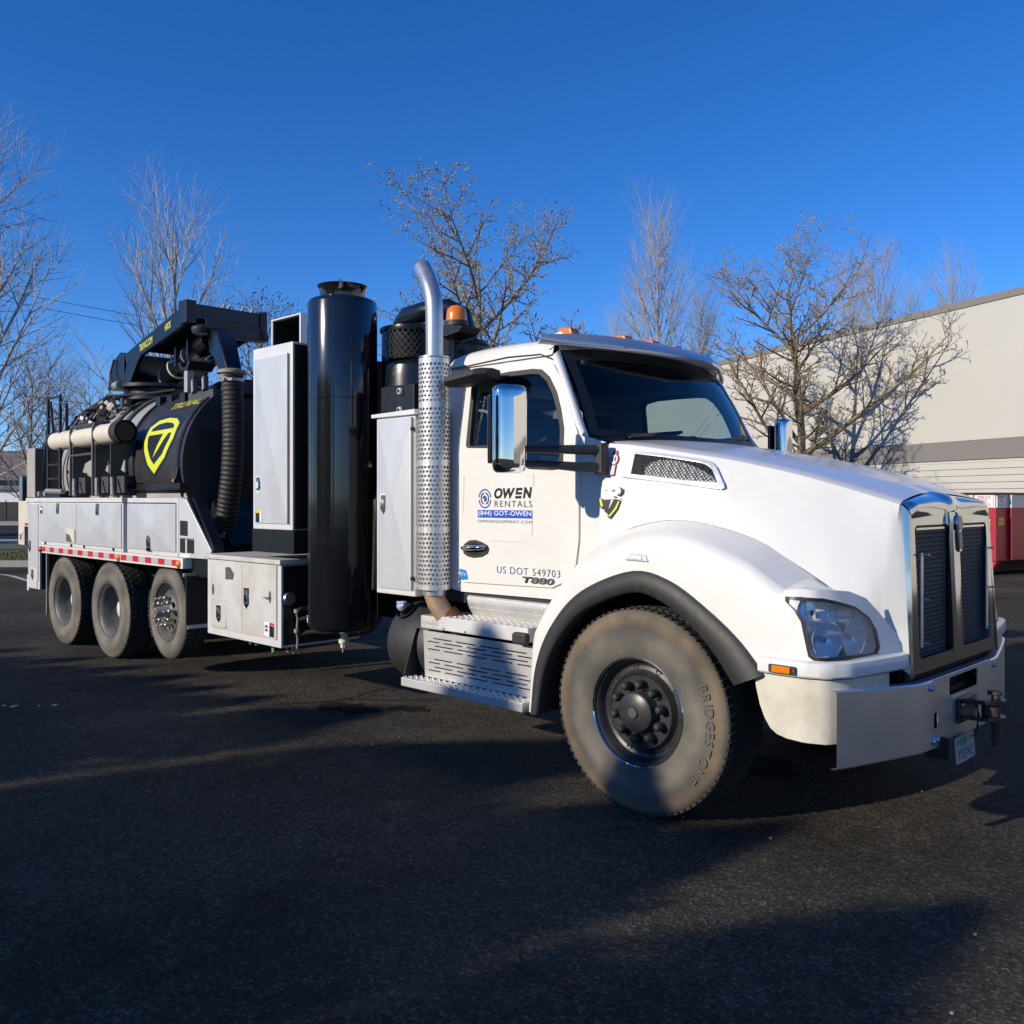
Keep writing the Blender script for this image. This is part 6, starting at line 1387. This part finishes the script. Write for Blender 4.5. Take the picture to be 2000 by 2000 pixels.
# suction tube slung under the boom
path = cr_spline([(-8.55, 1.15, 3.06), (-8.25, 1.12, 3.12), (-7.7, 1.05, 3.26), (-7.2, 1.02, 3.38), (-6.75, 1.0, 3.48)], 24)
tb_ = G().tube(path, .125, 20).build('boom_tube', 'black_gloss', bm_)
for i in (7, 11, 16): G().tube([path[i], path[i] + (path[i + 1] - path[i]).normalized() * .03], .136, 20).build('tube_clamp', 'pvc_cream' if i < 12 else 'nut_steel', tb_)
for x, z in ((-7.35, 3.18), (-7.05, 3.22)): G().prism([(.84, z + .28), (.84, z + .05), (.95, z - .05), (1.12, z - .05), (1.22, z + .05), (1.22, z + .28), (1.18, z + .28), (1.18, z + .08), (1.10, z + .0), (.97, z), (.88, z + .08), (.88, z + .28)], lambda u, v, d: (x + d, u, v), .04).build('tube_hanger', 'navy_paint', bm_)
G().box(-6.98, -6.90, .78, .86, 2.80, 3.16).build('boom_rest', 'box_grey', T, bevel=.004)
G().prism([(-7.02, 3.14), (-6.86, 3.14), (-6.80, 3.22), (-6.84, 3.24), (-6.90, 3.17), (-6.98, 3.17), (-7.04, 3.24), (-7.08, 3.22)], lambda u, v, d: (u, .76 + d, v), .3).build('boom_cradle', 'black_paint', T)
# elbow chute and suction hose
ch = G()
s0 = [(-6.62, .86, 3.60), (-6.62, 1.20, 3.60), (-6.30, 1.20, 3.30), (-6.30, .86, 3.30)]
rings = [[(-6.62, .90, 3.60), (-6.62, 1.12, 3.60), (-6.66, 1.12, 3.42), (-6.66, .90, 3.42)],
         [(-6.18, .72, 3.47), (-6.14, .92, 3.49), (-6.24, .92, 3.30), (-6.28, .72, 3.28)],
         [(-5.90, .60, 3.42), (-5.84, .78, 3.43), (-6.00, .78, 3.24), (-6.06, .60, 3.22)],
         [(-5.66, .53, 3.22), (-5.62, .70, 3.22), (-5.80, .70, 3.14), (-5.84, .53, 3.14)],
         [(-5.52, .52, 2.985), (-5.52, .69, 2.985), (-5.70, .69, 2.985), (-5.70, .52, 2.985)]]
ch.grid(rings, close_u=True); chute = ch.build('boom_chute', 'navy_paint', T, bevel=.02, ang=R(50))
fl_ = Matrix.Translation((-5.58, .60, 2.94)) @ Matrix.Diagonal((.86, .86, 1, 1))
G().lathe([(.10, .06), (.155, .045), (.165, .03), (.165, .012), (.13, .0), (.13, -.04)], 32, fl_).build('hose_flange', 'flange_tan', chute)
hp_ = cr_spline([(-5.565, .60, 2.93), (-5.55, .60, 2.6), (-5.545, .60, 2.3), (-5.575, .60, 1.95), (-5.655, .60, 1.6), (-5.745, .60, 1.30)], 180)
hr_ = [.101 + (.0078 if (i % 5) in (0, 1) else (.004 if i % 5 in (2, 4) else 0)) for i in range(180)]
hose = G().tube(hp_, hr_, 28).build('suction_hose', 'hose_rubber', T, ang=R(80))
for i in (4, 171):
    c_ = G().tube([hp_[i], hp_[i + 3]], .114, 28).build('hose_clamp', 'nut_steel', hose); p = hp_[i + 1]
    for a in (-70, -30): G().box(-.02, .02, -.012, .012, -.012, .012, Matrix.Translation((p.x + .122 * math.cos(R(a)), p.y + .122 * math.sin(R(a)), p.z))).build('clamp_bolt', 'nut_steel', c_)
for dx, dy in ((-.08, -.08), (.06, -.10), (.10, .0)): G().tube([(-5.72 + dx, .60 + dy, 1.30), (-5.75 + dx * 1.3, .60 + dy * 1.3, 1.16)], .008, 6).build('hose_stand', 'nut_steel', hose)
G().tube([(-5.75, .6, 1.31), (-5.76, .6, 1.27)], .125, 24).build('hose_foot', 'black_rubber', hose)
# work lamps beside the flange
for x, y, z in ((-6.42, .60, 2.90), (-6.18, .60, 2.91)):
    M = Matrix.Translation((x, y, z)) @ Matrix.Rotation(R(-18), 4, 'Z') @ Matrix.Rotation(R(-12), 4, 'Y')
    l_ = G().box(-.055, .055, 0, .05, -.075, .075, M).build('work_lamp', 'black_plastic', T, bevel=.006); G().box(-.045, .045, -.004, .0, -.065, .065, M).build('lamp_lens', 'lamp_led', l_)
G().box(-6.55, -6.0, .62, .70, 2.74, 2.84).build('lamp_bracket', 'bracket_grey', T, bevel=.004)
g = G().lathe([(0, 2.98), (.30, 2.97), (.42, 2.90), (.45, 2.80), (0, 2.80)], 32, Matrix.Translation((-6.25, 1.15, 0))); g.build('tank_dome', 'navy_paint', tank)
for x, y in ((-7.3, .62), (-7.1, .66), (-6.7, .62)): G().box(x - .06, x + .06, y, y + .1, 2.74, 2.86).build('tank_fitting', 'black_paint', tank, bevel=.01)
# ------------------------------------------------------------------ shade trees out of view, behind the photographer
con = [((-.80, 2.10), .52, .60, 1), ((.12, .90), .46, .45, 2), ((.50, .35), .62, .85, 3), ((1.55, .0), .70, 1.1, 4), ((2.5, -.2), .65, 1.2, 5),
       ((-1.63, .5), 1.05, .55, 6), ((-3.13, .5), 1.05, .55, 8), ((-4.2, .1), .62, 1.0, 9), ((-4.9, .0), .64, 1.1, 10), ((-5.6, .05), .64, 1.1, 11), ((-6.4, -.1), .64, 1.1, 12), ((-7.3, -.2), .64, 1.2, 13), ((-8.4, -.5), .64, 1.2, 15), ((-9.8, -.9), .64, 1.3, 16),
       ((-.775, -.5), .75, .6, 17), ((-4.55, -.25), .85, .9, 18), ((-5.25, -.3), .85, .9, 19), ((-6.0, -.4), .85, .9, 20), ((-6.85, -.5), .85, .9, 21), ((-7.8, -.7), .85, .9, 22), ((-9.1, -1.0), .85, .9, 23)]
ORD = ['first', 'second', 'third', 'fourth', 'fifth', 'sixth', 'seventh', 'eighth', 'ninth', 'tenth', 'eleventh', 'twelfth', 'thirteenth', 'fourteenth', 'fifteenth', 'sixteenth', 'seventeenth', 'eighteenth', 'nineteenth', 'twentieth', 'last']
for i, (q, sl_k, rm, sd) in enumerate(sorted(con)):
    conifer('conifer_tree', 'small dark conifer, %s from the left in the near row behind the photographer' % ORD[i], tip_for((q[0], q[1], 0), 5.4 + .25 * math.sin(sd * 2.1)), sl_k, rm, sd, 4200, .25 if sl_k > 1 else 1.0)
for i, (x, y, h, sd) in enumerate(((-36, -22, 12, 31), (-40, -15, 12, 32), (-44, -8, 12, 33), (-33, -29, 11, 34), (-27, -36, 12, 35), (-48, 0, 12, 36), (-14, -41, 12, 39), (-4, -43, 13, 40), (8, -41, 13, 37), (15, -39, 12, 38))):
    conifer('conifer_tree', 'large dark conifer, %s of the far trees added behind the photographer for reflections' % ORD[i], (x, y, h), .5, 2.6, sd, 2500)  # unseen far trees, added to darken the reflections in the silencer
# ------------------------------------------------------------------ second truck parked behind, only its tail shows
U0 = Vector((*V2(22.6, 36), 0))
ut = thing('parked_truck', 'beige tail of a second utility truck parked behind the vacuum truck', 'truck', U0 + Vector((2, 1.2, 0)))
def ub(name, x0, x1, y0, y1, z0, z1, m, parent=None, **k): return G().box(U0.x + x0, U0.x + x1, U0.y + y0, U0.y + y1, z0, z1).build(name, m, parent or ut, **k)
lgp = ub('tail_box', 0, .42, 0, .5, .60, 1.66, 'dirty_white', bevel=.008); ub('tail_flap', .08, .34, -.012, 0, .66, .92, 'dirty_white', lgp, bevel=.004); ub('latch', .16, .26, -.02, -.012, .72, .86, 'ink_grey', lgp)
bb = ub('side_bin', .42, 4.2, 0, .55, 1.15, 1.66, 'dirty_white', bevel=.008)
for k in range(3): ub('bin_door', .48 + 1.2 * k, 1.62 + 1.2 * k, -.012, 0, 1.2, 1.62, 'aluminium_stain', bb, bevel=.004)
rr_ = ub('side_rail', .42, 4.2, -.012, .1, 1.05, 1.148, 'white_paint')
for k in range(14): ub('tape_red' if k % 2 == 0 else 'tape_silver', .5 + k * .26, .74 + k * .26, -.016, -.012, 1.07, 1.13, 'reflect_red' if k % 2 == 0 else 'reflect_silver', rr_)
ub('tank', -.1, 4.1, .4, 1.9, 1.66, 2.25, 'black_gloss', bevel=.3, seg=5); ub('control_box', -.02, .22, .02, .45, 1.66, 2.26, 'black_gloss', bevel=.01)
for x in (1.2, 2.5):
    o = G().lathe([(.1, .1), (.28, .02), (.5, .0), (.52, .05), (.52, .25), (.3, .28)], 32, Matrix.Translation((U0.x + x, U0.y + .02, .52)), 'Y').build('wheel', 'tyre_rear', ut)
ub('chassis_frame', .4, 6, .5, 1.9, .7, 1.1, 'frame_black'); ub('front_body', 4.3, 8.5, .1, 2.3, 1.1, 2.6, 'white_paint', bevel=.1)
# ------------------------------------------------------------------ far left: fence, house, cables
fn = thing('chain_fence', 'dark chain-link fence with slats across the road on the left', 'fence', at(67, -40))
for i in range(40):
    l0 = -75 + i * 1.6; a, b = at(67, l0), at(67, l0 + 1.52)
    G().add([(a.x, a.y, .15), (b.x, b.y, .15), (b.x, b.y, 1.5), (a.x, a.y, 1.5), (a.x + .03, a.y + .03, .15), (b.x + .03, b.y + .03, .15), (b.x + .03, b.y + .03, 1.5), (a.x + .03, a.y + .03, 1.5)], [(0, 1, 2, 3), (7, 6, 5, 4), (0, 4, 5, 1), (3, 2, 6, 7), (0, 3, 7, 4), (1, 5, 6, 2)]).build('fence_panel', 'fence_dark', fn)
    G().tube([(a.x, a.y, 0), (a.x, a.y, 1.65)], .04, 6).build('post', 'bracket_grey', fn)
hs = thing('house', 'blue-grey house with a brown gabled roof far left beyond the fence', 'building', at(88, -48))
def hb(name, d0, d1, l0, l1, z0, z1, m, parent=None, **k):
    pts = [at(d0, l0), at(d0, l1), at(d1, l1), at(d1, l0)]
    return G().add([(p.x, p.y, z) for z in (z0, z1) for p in pts], [(3, 2, 1, 0), (4, 5, 6, 7), (0, 1, 5, 4), (1, 2, 6, 5), (2, 3, 7, 6), (3, 0, 4, 7)]).build(name, m, parent or hs, **k)
hw = hb('wall', 84, 96, -58, -44.2, 0, 3.4, 'house_wall'); hb('door', 83.9, 84, -46.6, -45.6, 0, 2.2, 'ink_grey', hw); w1 = hb('window', 83.9, 84, -50.5, -48.6, 1.0, 2.2, 'sticker_white', hw); hb('pane', 83.85, 83.9, -50.4, -48.7, 1.1, 2.1, 'black_gloss', w1)
a, b, c_, d_, e, f = [at(*p) for p in ((83.4, -58.5, 3.4), (83.4, -43.6, 3.4), (96.6, -43.6, 3.4), (96.6, -58.5, 3.4), (90, -58.5, 6.4), (90, -43.6, 6.4))]
G().add([a, b, c_, d_, e, f], [(0, 1, 5, 4), (2, 3, 4, 5), (1, 2, 5), (3, 0, 4), (3, 2, 1, 0)]).build('roof', 'house_roof', hs, solid=.12)
hb('annex', 80, 84, -47, -38, 0, 2.5, 'sticker_white'); hb('annex_roof', 79.7, 84.2, -47.2, -37.7, 2.5, 2.75, 'house_roof')
for i, (l0, z0, l1, z1, lb) in enumerate(((-24, 10.9, 4, 7.6, 'highest of three black power cables at the left'), (-24, 10.5, 4, 7.2, 'middle of three black power cables at the left'), (-24, 6.6, 4, 4.6, 'lowest of three black power cables at the left'))):
    pts = [at(38, l0 + (l1 - l0) * t / 12, z0 + (z1 - z0) * t / 12 - .8 * math.sin(math.pi * t / 12)) for t in range(13)]
    tag(G().tube(pts, .012, 5).build('power_cable', 'ink_black'), lb, 'cable', 'power cables at the left')
pole = G().tube([at(38, -24, 0), at(38, -24, 11.5)], [.16, .11], 10).build('utility_pole', 'bark_grey'); tag(pole, 'wooden utility pole out of view carrying the power cables', 'pole')
